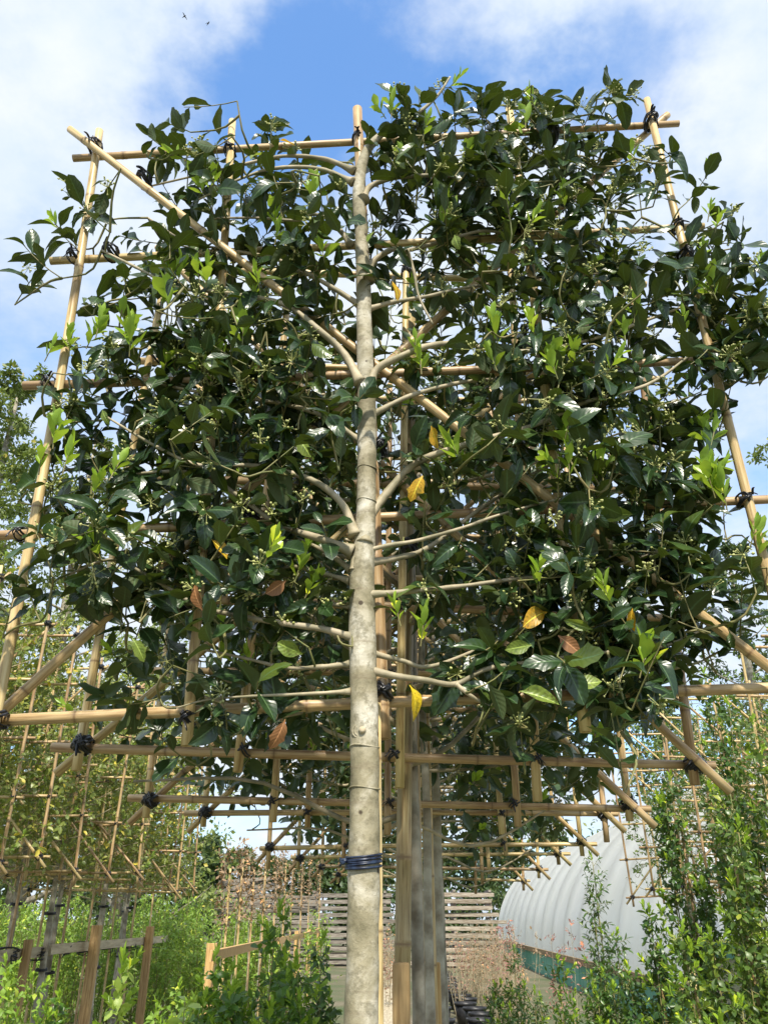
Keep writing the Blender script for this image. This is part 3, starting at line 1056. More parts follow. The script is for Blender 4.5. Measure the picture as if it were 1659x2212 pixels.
# thick cane post, stakes beside the second trunk
Pa, Pb = px(886, 682, 2.17), px(868, 2212, 2.17)
d = nv(Pa - Pb)
post = cane('bamboo_post', Pb - d * (Pb[2] / d[2]), Pa, .0195, .0185, sides=14)
post.data.materials[0] = M['old_bamboo']
tag(post, 'thick brown bamboo post just behind the front trunk', 'bamboo post')


def stake(name, label, P_top, w_, mat, depth=None, lean=(0, 0), group=None, cat='stake'):
    """square sawn stake with worn edges; its foot is in the ground"""
    h = P_top[2]
    o = MB()
    n = 9
    s = w_ / 2
    c = s * .78
    prof = np.array([(-c, -s), (c, -s), (s, -c), (s, c), (c, s), (-c, s), (-s, c), (-s, -c)])
    V = []
    for i, z in enumerate(np.linspace(0, h, n)):
        pr = prof * (1 + rng.normal(0, .02, (8, 1)))
        f = 1 - z / h
        V += [(x + lean[0] * f, y + lean[1] * f, z) for x, y in pr]
    V += [(x * .93, y * .93, h + .004) for x, y in prof] + [(0, 0, h + .005)] * 8
    m = n + 2
    Q = [(i * 8 + j, i * 8 + (j + 1) % 8, (i + 1) * 8 + (j + 1) % 8, (i + 1) * 8 + j) for i in range(m - 1) for j in range(8)]
    o.add(V, Q)
    ob = o.build(name, mat, None, False, (P_top[0], P_top[1], 0))
    return tag(ob, label, cat, group)


stake('wooden_stake', 'short square sawn stake in front of the thick bamboo post', px(866, 2085, 2.10), .037, M['stake'])
stake('wooden_stake', 'pale square stake top beside the slender grey trunks', px(937, 2083, 3.0), .04, M['new_timber'])
P = px(910, 1900, 2.3)
tag(cane('bamboo_cane', (P[0], 2.3, 0), (P[0] - .01, 2.3, 2.5), .0105, sides=8), 'cane tied to the grey trunk behind the thick bamboo post', 'cane')
P = px(936, 1900, 2.95)
tag(cane('bamboo_cane', (P[0], 2.95, 0), (P[0] - .01, 2.95, 2.4), .0105, sides=8), 'cane tied to the third slender trunk of the row', 'cane')

# ---- side rows
lefts = [panel_crown(ra, M['leaf_left'], 540, .060, LO, nlime=.14, w=FW + .0, low=.03, lime=M['leaf_fern'], branches=True), panel_crown(ra, M['leaf_left'], 530, .060, LO, nlime=.14, w=FW + .0, low=.03, lime=M['leaf_fern'])]
rights = [panel_crown(ra, M['leaf_right'], 380, .048, LO, w=FW - .16, low=.06, nlime=.2, lime=M['leaf_laurel']), panel_crown(ra, M['leaf_right'], 360, .048, LO, w=FW - .16, low=.06, nlime=.2, lime=M['leaf_laurel'])]
for v, mt in [(x, 'leaf_left') for x in lefts] + [(x, 'leaf_right') for x in rights]:
    v['crown'] = v['leaves'].mesh('crown', LO, M[mt], False)
    v['yel'] = None
    idx = ra.choice(len(v['leaves'].p), 26, replace=False)
    v['yel'] = v['leaves'].subset(idx).mesh('yellow_leaves', LO[::-1], M['leaf_yellow'], False)
fproto = [make_frame('bamboo_trellis', ra, .0115, 6, 'few') for _ in range(2)]
fpos = []


def row_tree(k, X, Y, Z, roll, vs, label, flabel, group, fgroup, tr=.040, mat='grey_bark', young=True):
    f = fproto[k] if k < 2 and fproto[k].get('label') is None else copy_tree(fproto[k % 2])
    f.location = (X, Y, Z)
    f.rotation_euler = (0, R(roll), R(ra.normal(0, 2)))
    tag(f, flabel, 'trellis', fgroup)
    t = tag(empty('pleached_tree', (X, Y + .08, Z)), label, 'tree', group)
    v = vs[k % 2]
    link('trunk', trunk_mesh(ra, 1.45, tr, .010, M[mat], -Z), t, (ra.normal(0, .03), .02, 0))
    for b in v['branches']:
        link('branch', b, t)
    if X < 0:
        for z in (ra.uniform(1.5, 1.62), ra.uniform(1.0, 1.1)):
            bm_ = MB()
            th = np.linspace(0, 6.283, 13)
            for q in range(3):
                bm_.tube(np.stack([.046 * np.cos(th), .02 + .046 * np.sin(th), z - Z + .006 * q + .004 * np.sin(th)], -1), .005, 5, caps=False)
            bm_.build('trunk_band', M['tie'], t)
    for nm in ('twigs', 'crown', 'yel', 'young'):
        o = link({'yel': 'yellow_leaves', 'young': 'young_leaves'}.get(nm, nm), v[nm], t)
        o['kind'] = 'stuff'
        if (k // 2) % 2:
            o.scale = (-1, 1, 1)
    return t


LY = [4.8, 5.45, 6.1, 6.75, 7.4, 8.0, 8.6, 9.3, 10.1, 10.9, 11.7]
for k, Y in enumerate(LY):
    row_tree(k, -3.02 + ra.normal(0, .09), Y + ra.normal(0, .08), 1.83 + ra.normal(0, .05), ra.normal(0, 1.6), lefts,
             'pleached olive-green tree in the row tied to the low wooden rail',
             'bamboo trellis frame in the row tied to the low wooden rail',
             'pleached trees along the low rail', 'bamboo frames along the low rail')
    c = cane('bamboo_cane', (-2.94, Y - .045, 0), (-2.93, Y - .045, 1.95), .0125, sides=6)
    tag(c, 'straight cane standing against a trunk of the railed row', 'cane', 'canes along the low rail')
RY = [5.6, 6.25, 6.9, 7.6, 8.4, 9.2, 10.1]
for k, Y in enumerate(RY):
    row_tree(k + 2, 3.47 + ra.normal(0, .03), Y, 1.74 + ra.normal(0, .03), ra.normal(0, .8), rights,
             'thinly leaved pleached tree in the row between the tall shrubs and the polytunnel',
             'bamboo trellis frame in the row in front of the polytunnel',
             'pleached trees along the polytunnel', 'bamboo frames along the polytunnel', tr=.022)

# low rail with stakes, left row
rl = tag(empty('support_rail', (-2.9, 4.2, 1.23)), 'long low wooden rail tied to the row of grey trunks', 'rail')
for (y0, y1, dx) in ((0, 4.0, 0), (3.9, 8.2, .032)):
    mb = MB()
    for i in range(1):
        mb.box((dx - .01, (y0 + y1) / 2, (0.0 if dx == 0 else .012)), (.028, y1 - y0, .075), jit=.003)
    mb.build('rail_board', M['beam'], rl, False)
for k, Y in enumerate(LY):
    mb = MB()
    for q in range(7):
        th = np.linspace(0, 6.283, 15)
        z = ra.normal(0, .018)
        rr_ = .062 + ra.normal(0, .005)
        mb.tube(np.stack([-.055 + rr_ * 1.25 * np.cos(th), Y - 4.2 + rr_ * np.sin(th), z + .02 * np.sin(th + q)], -1), .006, 5, caps=False)
    for q in range(3):
        mb.tube([(.0, Y - 4.26, 0), (ra.normal(0.03, .04), Y - 4.30, ra.normal(-.02, .03)), (ra.normal(.05, .06), Y - 4.32, ra.normal(-.06, .03))], .005, 4, flat=.4)
    mb.build('tie', M['tie'], rl)
for (ax, ay, Y, w_, lab) in ((210, 2001, 8.95, .088, 'stout orange-brown square stake beside the label-tied grey trunk at the low rail'),
                             (325, 2003, 11.2, .085, 'orange-brown square stake at the far end of the low rail'),
                             (62, 2032, 7.55, .06, 'weathered stake behind the first grey trunk of the low rail')):
    P = px(ax, ay, Y)
    stake('wooden_stake', lab, P, w_, M['stake'], lean=(-.01, 0))


# post and rail with young cane trees (left of the front trunk)
def board(name, p0, p1, h, th, mat, parent):
    p0, p1 = np.asarray(p0, float), np.asarray(p1, float)
    d = p1 - p0
    mb = MB()
    ex = nv(d)
    ey = nv(np.cross(Z3, ex))
    mb.box((p0 + p1) / 2, (np.linalg.norm(d), th, h), np.stack([ex, ey, np.cross(ex, ey)], -1), jit=.004)
    return mb.build(name, mat, parent, False)


pr = tag(empty('post_and_rail', (-1.7, 8, 0)), 'fresh sawn post and rail support in front of the grey timber pile', 'fence')
XR = -1.57
for (y0, y1) in ((8.3, 13.6), (13.5, 18.0), (17.9, 23.0)):
    board('rail_board', (XR + 1.7 + .05, y0 - 8, 1.19), (XR + 1.7 + .05 - .02, y1 - 8, 1.19 + ra.normal(0, .012)), .085, .03, M['new_timber'], pr)
for y in (8.6, 16.8, 19.6, 22.4):
    mb = MB()
    mb.box((XR + 1.7 + .0, y - 8, .64), (.075, .075, 1.28), jit=.003)
    mb.build('post', M['new_timber'], pr, False)


def stem_plant(name, label, cat, group, base, stems, h, spread, mat, tm, lsize, n_tw, tw_len, per, rr, stem_r=.004, z_from=.25, lime=None, limep=0., cane_r=0, upward=.4, tape=.6, stem_mat='twig', flowers=0):
    root = tag(empty(name, base), label, cat, group)
    L, Yg = Leaves(), Leaves()
    sm = MB()
    fl = MB()
    for s in range(stems):
        a = rr.uniform(0, 6.28)
        ox = np.array((math.cos(a), math.sin(a), 0)) * spread * rr.uniform(.1, 1)
        hh = h * (1.0 if s == 0 else rr.uniform(.62, .97))
        lean = np.array((rr.normal(0, .04), rr.normal(0, .04), 0)) * hh
        if s == 0:
            ox *= .1
            lean *= .3
        P = smooth_path([ox * .3, ox * .8 + Z3 * hh * .4 + rr.normal(0, .02, 3), ox + lean * .5 + Z3 * hh * .75, ox + lean + Z3 * hh], 10)
        sm.tube(P, np.linspace(stem_r, stem_r * .3, 10), 5)
        for k in range(n_tw):
            f = z_from + (1 - z_from) * (k + rr.random()) / n_tw
            q = P[min(9, int(f * 9))] + (P[min(9, int(f * 9) + 1)] - P[min(9, int(f * 9))]) * ((f * 9) % 1)
            b = k * 2.4 + rr.normal(0, .4)
            d = np.array((math.cos(b), math.sin(b), upward + rr.normal(0, .25)))
            ln = tw_len * (1 - tape * f) * rr.uniform(.6, 1.3)
            e, ed = twig_leaves(L, q, d, ln, int(rr.integers(*per)), lsize, rr, sm, .0013, toward=(0, -.15, 0))
            if limep and rr.random() < limep:
                young_shoot(Yg, e, ed + Z3 * .7, lsize * .85, 6, rr)
            if flowers and rr.random() < flowers:
                flower_cluster(fl, e, rr, .02, 12)
        twig_leaves(L, P[-2], Z3 + rr.normal(0, .2, 3), h * .05, 6, lsize * .85, rr, sm, .0012, spread=(20, 50))
        if limep:
            young_shoot(Yg, P[-1], Z3 + rr.normal(0, .15, 3), lsize, 7, rr)
    sm.build('stems', M[stem_mat], root)
    L.build('foliage', tm, mat, root, kind='stuff')
    if Yg.p:
        Yg.build('young_leaves', YOUNG, lime or M['leaf_lime'], root, kind='stuff')
    if fl.V:
        fl.build('flowers', M['flower'], root)['kind'] = 'stuff'
    if cane_r:
        cane('support_cane', (.02, .02, 0), (.02, .02, h * .93), cane_r, parent=root, sides=6, rr=rr)
    return root


rb = np.random.default_rng(77)
STK = [(9.4, 2.1), (10.2, 2.25), (11.0, 2.2), (12.0, 2.3), (13.2, 2.3), (14.6, 2.5), (16.2, 2.5), (18.0, 2.6), (20.0, 2.7), (22.5, 2.7)]
for (Y, h) in STK:
    stem_plant('cane_sapling', 'young sapling with browned leaves tied up a tall cane along the post and rail', 'sapling', 'cane saplings along the post and rail',
               (XR - .06 + rb.normal(0, .03), Y, 0), 1, h, .02, M['leaf_dry'], LO, .055, 46, .12, (3, 6), rb, .010, .55, cane_r=.014, stem_mat='grey_bark', tape=.2, upward=.8)

# ================================================================== beds, bushes and shrubs
# lime saplings behind the railed row
SAP = []
for k in range(52):
    X = -7.0 + (k % 13) * .45 + rb.normal(0, .12)
    Y = 11.2 + (k // 13) * 1.2 + rb.normal(0, .2) + (k % 13) * .12
    if k >= 7:
        o = copy_tree(SAP[k % 7])
        o.location = (X, Y, 0)
        o.rotation_euler = (0, 0, rb.uniform(0, 6))
        o.scale = (1, 1, rb.uniform(.92, 1.1))
        continue
    SAP.append(stem_plant('lime_sapling', 'feathery lime-green sapling in the bed behind the railed trunks', 'sapling', 'lime saplings in the bed',
               (X, Y, 0), 7, rb.uniform(1.45, 1.75), .26, M['leaf_fern'], SLIM, .07, 20, .30, (7, 11), rb, .008, .1))


def bush(label, ax, ay, Y, stems, spread, mat, lsize, n_tw, tw_len, per, name='leafy_bush', cat='bush', tm=LO, group=None, **kw):
    P = px(ax, ay, Y)
    return stem_plant(name, label, cat, group, (P[0], Y, 0), stems, P[2], spread, mat, tm, lsize, n_tw, tw_len, per, rb, .006, **kw)


LA = M['leaf_laurel']
bush('yellow-green leafy bush growing over the foot of the first railed trunk', 30, 2095, 5.2, 9, .30, M['leaf_fern'], .05, 17, .17, (6, 9), limep=.35)
bush('glossy green laurel bush by the end post of the post and rail', 470, 2085, 4.6, 8, .22, LA, .058, 17, .16, (5, 8), limep=.3, z_from=.5)
bush('upright laurel with a tall bright leader in front of the post and rail', 572, 1985, 4.4, 7, .20, LA, .058, 20, .17, (5, 9), limep=.3, z_from=.5)
bush('low bright laurel between the upright laurel and the front trunk', 640, 2105, 4.2, 9, .24, LA, .056, 18, .15, (5, 8), limep=.35, z_from=.5)
bush('dark leafy laurel close beside the front trunk', 700, 2050, 4.9, 6, .18, M['leaf_shrub'], .055, 18, .15, (5, 8), limep=.12, z_from=.5)
bush('loose green bush behind the pale sprig below the low rail', 380, 2150, 5.4, 9, .32, M['leaf_fern'], .05, 16, .16, (6, 9), limep=.25, z_from=.5)
bush('low green bush at the foot of the stout railed stakes', 130, 2170, 5.6, 9, .35, LA, .05, 16, .16, (6, 9), limep=.35, z_from=.5)
bush('single pale-leaved sprig standing before the low rail', 272, 2105, 3.2, 1, .02, M['leaf_pale'], .055, 14, .05, (3, 5), name='leafy_sprig', cat='sprig', z_from=.75, limep=.4)
bush('second pale-leaved sprig at the foot of the laurel bushes', 405, 2168, 3.1, 2, .04, M['leaf_pale'], .055, 12, .05, (3, 5), name='leafy_sprig', cat='sprig', z_from=.75)
SH = M['leaf_shrub']
bush('tall narrow shrub with a whippy top standing in front of the white polytunnel', 1285, 1862, 5.0, 5, .13, SH, .036, 44, .15, (5, 9), name='upright_shrub', cat='shrub', z_from=.42, limep=.08, tm=SLIM)
bush('rounded small-leaved bush beside the row of black pots', 1118, 2062, 5.6, 12, .22, SH, .034, 26, .13, (6, 10), z_from=.5, limep=.12, tm=SLIM)
bush('small bush with yellow-green tips at the foot of the narrow shrub', 1215, 2085, 5.0, 10, .20, LA, .036, 24, .13, (6, 10), z_from=.5, limep=.3, tm=SLIM)
bush('low bushy shrub against the green mesh skirt', 1310, 2120, 4.8, 9, .18, SH, .036, 24, .13, (6, 10), z_from=.5, limep=.18, tm=SLIM)
for (ax, ay, Y, st, sp, lab) in ((1452, 1690, 4.7, 6, .17, 'leafy upright shrub with pale flowers nearest the polytunnel cover'),
                                 (1535, 1470, 4.4, 6, .17, 'tallest upright shrub with a long bare leader through the bamboo frame'),
                                 (1628, 1570, 4.1, 7, .20, 'dense upright shrub beside the tallest one'),
                                 (1570, 1800, 3.9, 7, .20, 'bushy flowering shrub at the foot of the tallest shrub'),
                                 (1405, 1985, 4.5, 5, .13, 'short dark shrub leaning over the green mesh skirt'),
                                 (1480, 2030, 3.8, 6, .16, 'leafy shrub with broad shiny leaves at the foot of the upright shrubs')):
    bush(lab, ax, ay, Y, st, sp, M['leaf_right'] if ax % 2 == 0 and ax != 1452 else SH, .044, 62, .12, (4, 8), name='upright_shrub', cat='shrub', z_from=.34, limep=.2,
         lime=M['leaf_lime'], tm=LO, flowers=.05, cane_r=.008, group='upright shrubs in front of the polytunnel')
# dry red-brown weeds
for k in range(16):
    Y = rb.uniform(11, 22)
    X = (rb.uniform(.95, 1.2) if k % 2 else rb.uniform(-.05, .15)) * Y / 12 + (.5 * Y / 12 if k % 2 else 0)
    stem_plant('dry_weed', 'withered red-brown weed by the row of black pots', 'weed', 'dry weeds along the pots', (X, Y, 0), 7, rb.uniform(.9, 1.5), .3,
               M['leaf_red'] if k % 3 == 0 else M['leaf_dry'], TINY, .045, 10, .2, (1, 4), rb, .006, .25, stem_mat='branch')
for k in range(22):
    Y = rb.uniform(15, 21)
    P = px(rb.uniform(985, 1095), rb.uniform(1990, 2055), Y)
    stem_plant('dry_weed', 'dry straw-coloured weed between the black pots and the green mesh skirt', 'weed', 'straw weeds by the polytunnel', (P[0], Y, 0), 8, P[2], .3,
               M['leaf_red'] if k % 5 == 0 else M['leaf_dry'], TINY, .04, 11, .18, (1, 4), rb, .006, .2, stem_mat='branch')
for (ax, ay, Y) in ((1232, 1998, 8.5), (1190, 2015, 9.2), (1098, 1985, 10.5)):
    P = px(ax, ay, Y)
    stem_plant('dry_weed', 'thin plum-red seedling showing against the white polytunnel', 'weed', 'red seedlings by the polytunnel', (P[0], Y, 0), 4, P[2], .12,
               M['leaf_red'], TINY, .045, 8, .14, (2, 5), rb, .004, .5, stem_mat='branch')

# ================================================================== pots, beam
pm = MB()
ang = np.linspace(0, 2 * math.pi, 20, endpoint=False)


def lathe(mb, prof, n=18):
    V = [(r_ * math.cos(a), r_ * math.sin(a), z) for r_, z in prof for a in np.arange(n) / n * 2 * math.pi]
    Q = [(i * n + j, i * n + (j + 1) % n, (i + 1) * n + (j + 1) % n, (i + 1) * n + j) for i in range(len(prof) - 1) for j in range(n)]
    mb.add(V, Q)


lathe(pm, [(.001, .0), (.13, .0), (.165, .27), (.155, .27), (.15, .22)])
rm = MB()
lathe(rm, [(.163, .262), (.178, .262), (.180, .30), (.168, .302), (.160, .25)])
so = MB()
lathe(so, [(.001, .245), (.08, .25), (.158, .24)])
pmesh, rmesh, smesh = pm.mesh('pot_body', M['pot']), rm.mesh('rim', M['pot']), so.mesh('soil', M['soil'])
for k in range(34):
    c, i = k % 2, k // 2
    o = tag(empty('plant_pot', ((.74 if c == 0 else 1.28) + rb.normal(0, .03) + i * .012, 11.2 + i * .78 + rb.normal(0, .04), 0.0), (0, 0, rb.uniform(0, 6))),
            'black plastic plant pot standing in the row beside the timber beam', 'plant pot', 'black pots in a row')
    link('pot_body', pmesh, o)
    link('rim', rmesh, o)
    link('soil', smesh, o)
mb = MB()
mb.box((.03, 19, .17), (.34, 16, .30), np.array(Matrix.Rotation(R(-.4), 3, 'Z')), jit=.004)
tag(mb.build('timber_beam', M['beam'], None, False), 'long pale timber bed edge running back between the trunks', 'beam')

# ================================================================== THE FRONT FRAME
FY = 1.56
fr = tag(empty('bamboo_trellis', (0, FY, 1.85)), 'large bamboo trellis frame carrying the front holly tree', 'trellis', 'bamboo frames of the middle row')
OFF = np.array((0, FY, 1.85))
rf = np.random.default_rng(3)


def fcane(name, a, b, Y, w0, bend=.004):
    p0, p1 = px(*a, Y), px(*b, Y)
    return cane(name, p0 - OFF, p1 - OFF, w0 * .94, w0 * .86, fr, 14, bend, rf)


Yu, Yr, Yd1, Yd2 = FY, FY + .023, FY - .022, FY + .046
fcane('upright_cane', (-38, 1685), (215, 281), Yu, .0118)
fcane('upright_cane', (403, 1612), (502, 260), Yu, .0112)
fcane('upright_cane', (828, 1597), (772, 234), Yu, .0150)
fcane('upright_cane', (1265, 1582), (1100, 233), Yu, .0120)
fcane('upright_cane', (1762, 1640), (1397, 214), Yu, .0112)
fcane('rail_cane', (158, 341), (1466, 266), Yr, .0105)
fcane('rail_cane', (109, 563), (1520, 488), Yr, .0105)
fcane('rail_cane', (51, 833), (1600, 775), Yr, .0110)
fcane('rail_cane', (-30, 1158), (1700, 1077), Yr, .0112)
fcane('rail_cane', (-60, 1560), (1790, 1482), Yr, .0118, .008)
fcane('diagonal_cane', (1775, 1530), (151, 278), Yd1, .0112)
fcane('diagonal_cane', (-70, 1605), (1442, 247), Yd2, .0112)
for (x, y, big) in ((206, 318, 1), (1405, 262, 1), (160, 553, 0), (1462, 490, 0), (107, 828, 0), (1605, 1082, 0), (47, 1152, 0), (-5, 1557, 1),
                    (497, 325, 0), (771, 300, 0), (774, 462, 0), (1121, 497, 0), (312, 388, 1), (240, 545, 1), (1145, 715, 0), (820, 970, 1), (826, 1497, 1),
                    (1170, 905, 1), (432, 1025, 1), (540, 1110, 1), (405, 1553, 0), (1240, 1410, 1), (1480, 555, 1), (885, 1185, 1), (932, 377, 1),
                    (1270, 1500, 0), (400, 1300, 1), (1190, 290, 1)):
    p = px(x, y, FY + .006)
    link('tie', tie_mesh(X3 + np.array((0, 0, .05)), Z3, .0122 if big else .0102, 3 if big else 2, .0028 if big else .0023, 2, rf), fr, p - OFF)

# ================================================================== THE FRONT TREE
rt = np.random.default_rng(42)
TY = 1.495
tree = tag(empty('pleached_holly', (px(780, 2212, TY)[0], TY, 0)), 'large pleached holly tree with the thick pale trunk on the front frame', 'tree', 'pleached hollies of the middle row')
TO = np.array(tree.location)
TR = [(780, 2212, 75), (783, 2050, 71), (785, 1900, 68), (787, 1750, 65), (787, 1600, 62), (785, 1480, 59), (783, 1400, 58), (782, 1300, 55), (783, 1230, 54),
      (788, 1170, 46), (791, 1100, 42), (793, 950, 40), (792, 860, 40), (790, 800, 36), (787, 700, 33), (785, 600, 31), (780, 500, 28), (775, 410, 26), (790, 330, 20), (830, 285, 13), (900, 245, 8), (945, 205, 6), (972, 165, 4)]
tp = [px(x, y, TY + (0.0 if y > 500 else .0)) for x, y, _ in TR]
trd = [wid(wp, p) / 2 for (_, _, wp), p in zip(TR, tp)]
foot = [np.array((tp[0][0] + .004 * (1 - z / 1.3), TY, z)) for z in np.linspace(0, tp[0][2] - .1, 12)]
trd = list(np.linspace(.036, trd[0] * 1.005, 12)) + trd
tp = foot + tp
n_s = 230
path = smooth_path(tp, n_s)
rads = np.interp(np.linspace(0, len(tp) - 1, n_s), np.arange(len(tp)), trd)
mb = MB()
SD = 28
mb.tube(path - TO, rads, SD)
Vt = mb.V[0]
# slow swellings, so that the stem is not a turned pole
cen = np.repeat(np.vstack([path[:1], path, path[-1:]]) - TO, SD, 0)
ph = np.tile(np.arange(SD) / SD * 2 * math.pi, n_s + 2)
zz_ = Vt[:, 2]
k_ = 1 + .030 * np.sin(zz_ * 23 + 2 * np.sin(ph)) * np.sin(ph * 2 + zz_ * 7) + .022 * np.sin(zz_ * 61 + ph * 3) + .02 * np.sin(ph + zz_ * 3)
mb.V[0] = cen + (Vt - cen) * k_[:, None]
trunk = mb.build('trunk', M['bark'], tree)
# growth rings and pruned knot
for y in (1612, 1710, 1010, 1075):
    i = int(np.argmin([abs(np.dot(UP, p - CAM) / np.dot(FWD, p - CAM) * -F + CY - y) for p in path]))
    rgm = MB()
    th = np.linspace(0, 6.283, 29)
    c = path[i] - TO
    rgm.tube(np.stack([c[0] + rads[i] * 1.015 * np.cos(th), c[1] + rads[i] * 1.015 * np.sin(th), c[2] + .002 * np.sin(th * 2)], -1), .0017, 6, caps=False)
    rgm.build('bark_ring', M['bark'], trunk)


def knot(x, y, w_):
    p = px(x, y, TY - wid(60, px(x, y, TY)) / 2) - TO
    q = wid(w_, p + TO)
    km = MB()
    km.tube([p + (0, .012, 0), p + (0, -.001, 0), p + (0, -.004, 0)], [q * 1.25, q, q * .7], 12)
    for s, rr_ in ((1.5, .0022), (1.95, .0018)):
        th = np.linspace(0, 6.283, 17)
        km.tube(np.stack([p[0] + q * s * 1.25 * np.cos(th), p[1] + .004 + .5 * q * s * s * .4 * np.cos(th) ** 2, p[2] + q * s * np.sin(th)], -1), rr_, 5, caps=False)
    return km.build('bark_collar', M['bark'], trunk), p, q


kn, kp, kq = knot(783, 1578, 9)
cm = MB()
cm.tube([kp + (0, 0, 0), kp + (0, -.0045, 0), kp + (0, -.0065, 0)], [kq * .80, kq * .78, kq * .35], 12)
cm.build('pruned_stub', M['knot'], trunk)
# blue-black cord round the trunk
i = int(np.argmin([abs(np.dot(UP, p - CAM) / np.dot(FWD, p - CAM) * -F + CY - 1852) for p in path]))
cm = MB()
for k in range(7):
    th = np.linspace(0, 6.283, 33)
    c = path[i] - TO
    rr_ = rads[i] * 1.0 + .0025 + rt.uniform(0, .0015)
    z = (k - 3) * .0030 + .004 * np.sin(th + rt.uniform(0, 1.2)) + rt.normal(0, .0008)
    cm.tube(np.stack([c[0] + rr_ * np.cos(th), c[1] + rr_ * np.sin(th), c[2] + z], -1), .0019, 6, caps=False)
c = path[i] - TO
for k in range(4):
    cm.tube([c + (-rads[i] * .95, -.012, 0.002), c + (-rads[i] * 1.3, -.016, rt.normal(0, .006)), c + (-rads[i] * 1.5, -.006, rt.normal(-.004, .007))], .0022, 5)
cm.build('cord_tie', M['blue_tie'], tree)

# limbs traced along the panel: picture points, start and end thickness in px, depth at the end
BR = [([(785, 430), (800, 402), (850, 384), (930, 378), (1010, 385), (1100, 400)], 17, 6, -.03),
      ([(795, 605), (806, 565), (850, 537), (880, 540), (960, 520), (1050, 498), (1150, 520)], 18, 6, -.05),
      ([(880, 540), (895, 590), (905, 640), (935, 700)], 10, 5, -.06),
      ([(792, 668), (850, 652), (920, 640), (1010, 620), (1150, 600), (1300, 590)], 13, 5, .03),
      ([(798, 842), (812, 800), (860, 772), (930, 746), (1000, 742), (1100, 760), (1250, 740), (1400, 690), (1480, 660)], 22, 6, -.05),
      ([(788, 1175), (800, 1118), (840, 1060), (900, 1000), (1000, 962), (1150, 920), (1260, 870), (1400, 830), (1500, 760)], 27, 7, -.05),
      ([(765, 1232), (770, 1200), (830, 1180), (900, 1168), (1000, 1140), (1080, 1112), (1200, 1080), (1330, 1060)], 15, 5, -.06),
      ([(795, 1285), (880, 1278), (1000, 1266), (1120, 1250), (1300, 1230), (1450, 1180)], 16, 6, -.04),
      ([(783, 1445), (850, 1460), (920, 1470), (985, 1478), (1050, 1446), (1150, 1430), (1300, 1410), (1420, 1400), (1520, 1360)], 19, 6, -.05),
      ([(985, 1478), (1015, 1502), (1062, 1528), (1130, 1545)], 12, 6, -.05),
      ([(805, 1412), (870, 1428), (930, 1440), (1040, 1400), (1180, 1340), (1320, 1330)], 14, 5, .05),
      ([(800, 1215), (860, 1205), (930, 1180), (1050, 1090), (1200, 1000), (1380, 960)], 18, 6, .05),
      ([(765, 368), (700, 342), (620, 336), (560, 346), (450, 372), (330, 400)], 13, 5, -.03),
      ([(762, 392), (690, 364), (600, 362), (520, 385), (430, 430)], 14, 5, -.05),
      ([(757, 528), (722, 482), (680, 462), (640, 475), (560, 470), (470, 470)], 13, 5, -.05),
      ([(780, 828), (740, 760), (680, 705), (620, 660), (540, 640), (470, 630), (380, 620), (300, 580), (220, 540)], 20, 6, -.05),
      ([(767, 1158), (740, 1090), (680, 1040), (600, 1015), (540, 1005), (430, 1005), (330, 960), (230, 900)], 21, 6, -.05),
      ([(762, 1192), (700, 1166), (640, 1148), (590, 1125), (520, 1075), (440, 1025), (330, 1020), (200, 1040)], 22, 6, -.02),
      ([(777, 1382), (700, 1360), (600, 1345), (500, 1328), (420, 1305), (330, 1250), (240, 1210), (150, 1240)], 19, 6, -.05),
      ([(757, 1255), (700, 1240), (620, 1225), (540, 1270), (480, 1200), (400, 1150)], 13, 5, .02),
      ([(757, 1435), (690, 1441), (620, 1443), (520, 1420), (420, 1400)], 14, 6, .03),
      ([(757, 1494), (650, 1500), (550, 1504), (450, 1512), (380, 1530)], 10, 4, -.03),
      ([(757, 1310), (690, 1303), (600, 1300), (480, 1280)], 12, 5, .05),
      ([(757, 1230), (700, 1190), (620, 1160), (520, 1160), (420, 1120)], 13, 5, .06),
      ([(780, 660), (700, 610), (600, 560), (500, 540), (400, 520), (320, 470)], 13, 5, .04),
      ([(790, 960), (700, 900), (600, 870), (450, 850), (300, 820), (200, 800)], 14, 5, .06),
      ([(795, 900), (900, 850), (1050, 820), (1250, 830), (1420, 830)], 14, 5, .06)]
roots = []
for pts, w0, w1, dy in BR:
    n = len(pts)
    start_on_trunk = abs(pts[0][0] - 783) < 45
    P3 = []
    for i, (x, y) in enumerate(pts):
        f = i / (n - 1)
        yy = TY - .012 + (dy + .085) * f + rt.normal(0, .008) * (i > 0)
        if start_on_trunk and i == 0:
            yy = TY + (-.008 if dy < 0 else .012)
        P3.append(px(x, y, yy))
    P3 = np.array(P3)
    PP = smooth_path(P3, 8 * n)
    r0, r1_ = wid(w0, P3[0]) / 2 * .92, wid(w1, P3[-1]) / 2 * .8
    f = np.linspace(0, 1, len(PP))
    rr_ = r0 + (r1_ - r0) * f ** .8
    if start_on_trunk:
        rr_ = rr_ * (1 + .8 * np.exp(-f * 30))
    rr_ = rr_ * (1 + .06 * np.sin(f * 40 + rt.uniform(0, 6)) + rt.normal(0, .045, len(PP)))
    bm = MB()
    bm.tube(PP - TO, rr_, 12)
    bm.build('branch', M['branch'], tree)
    roots.append(PP[6:])
roots = np.concatenate(roots)

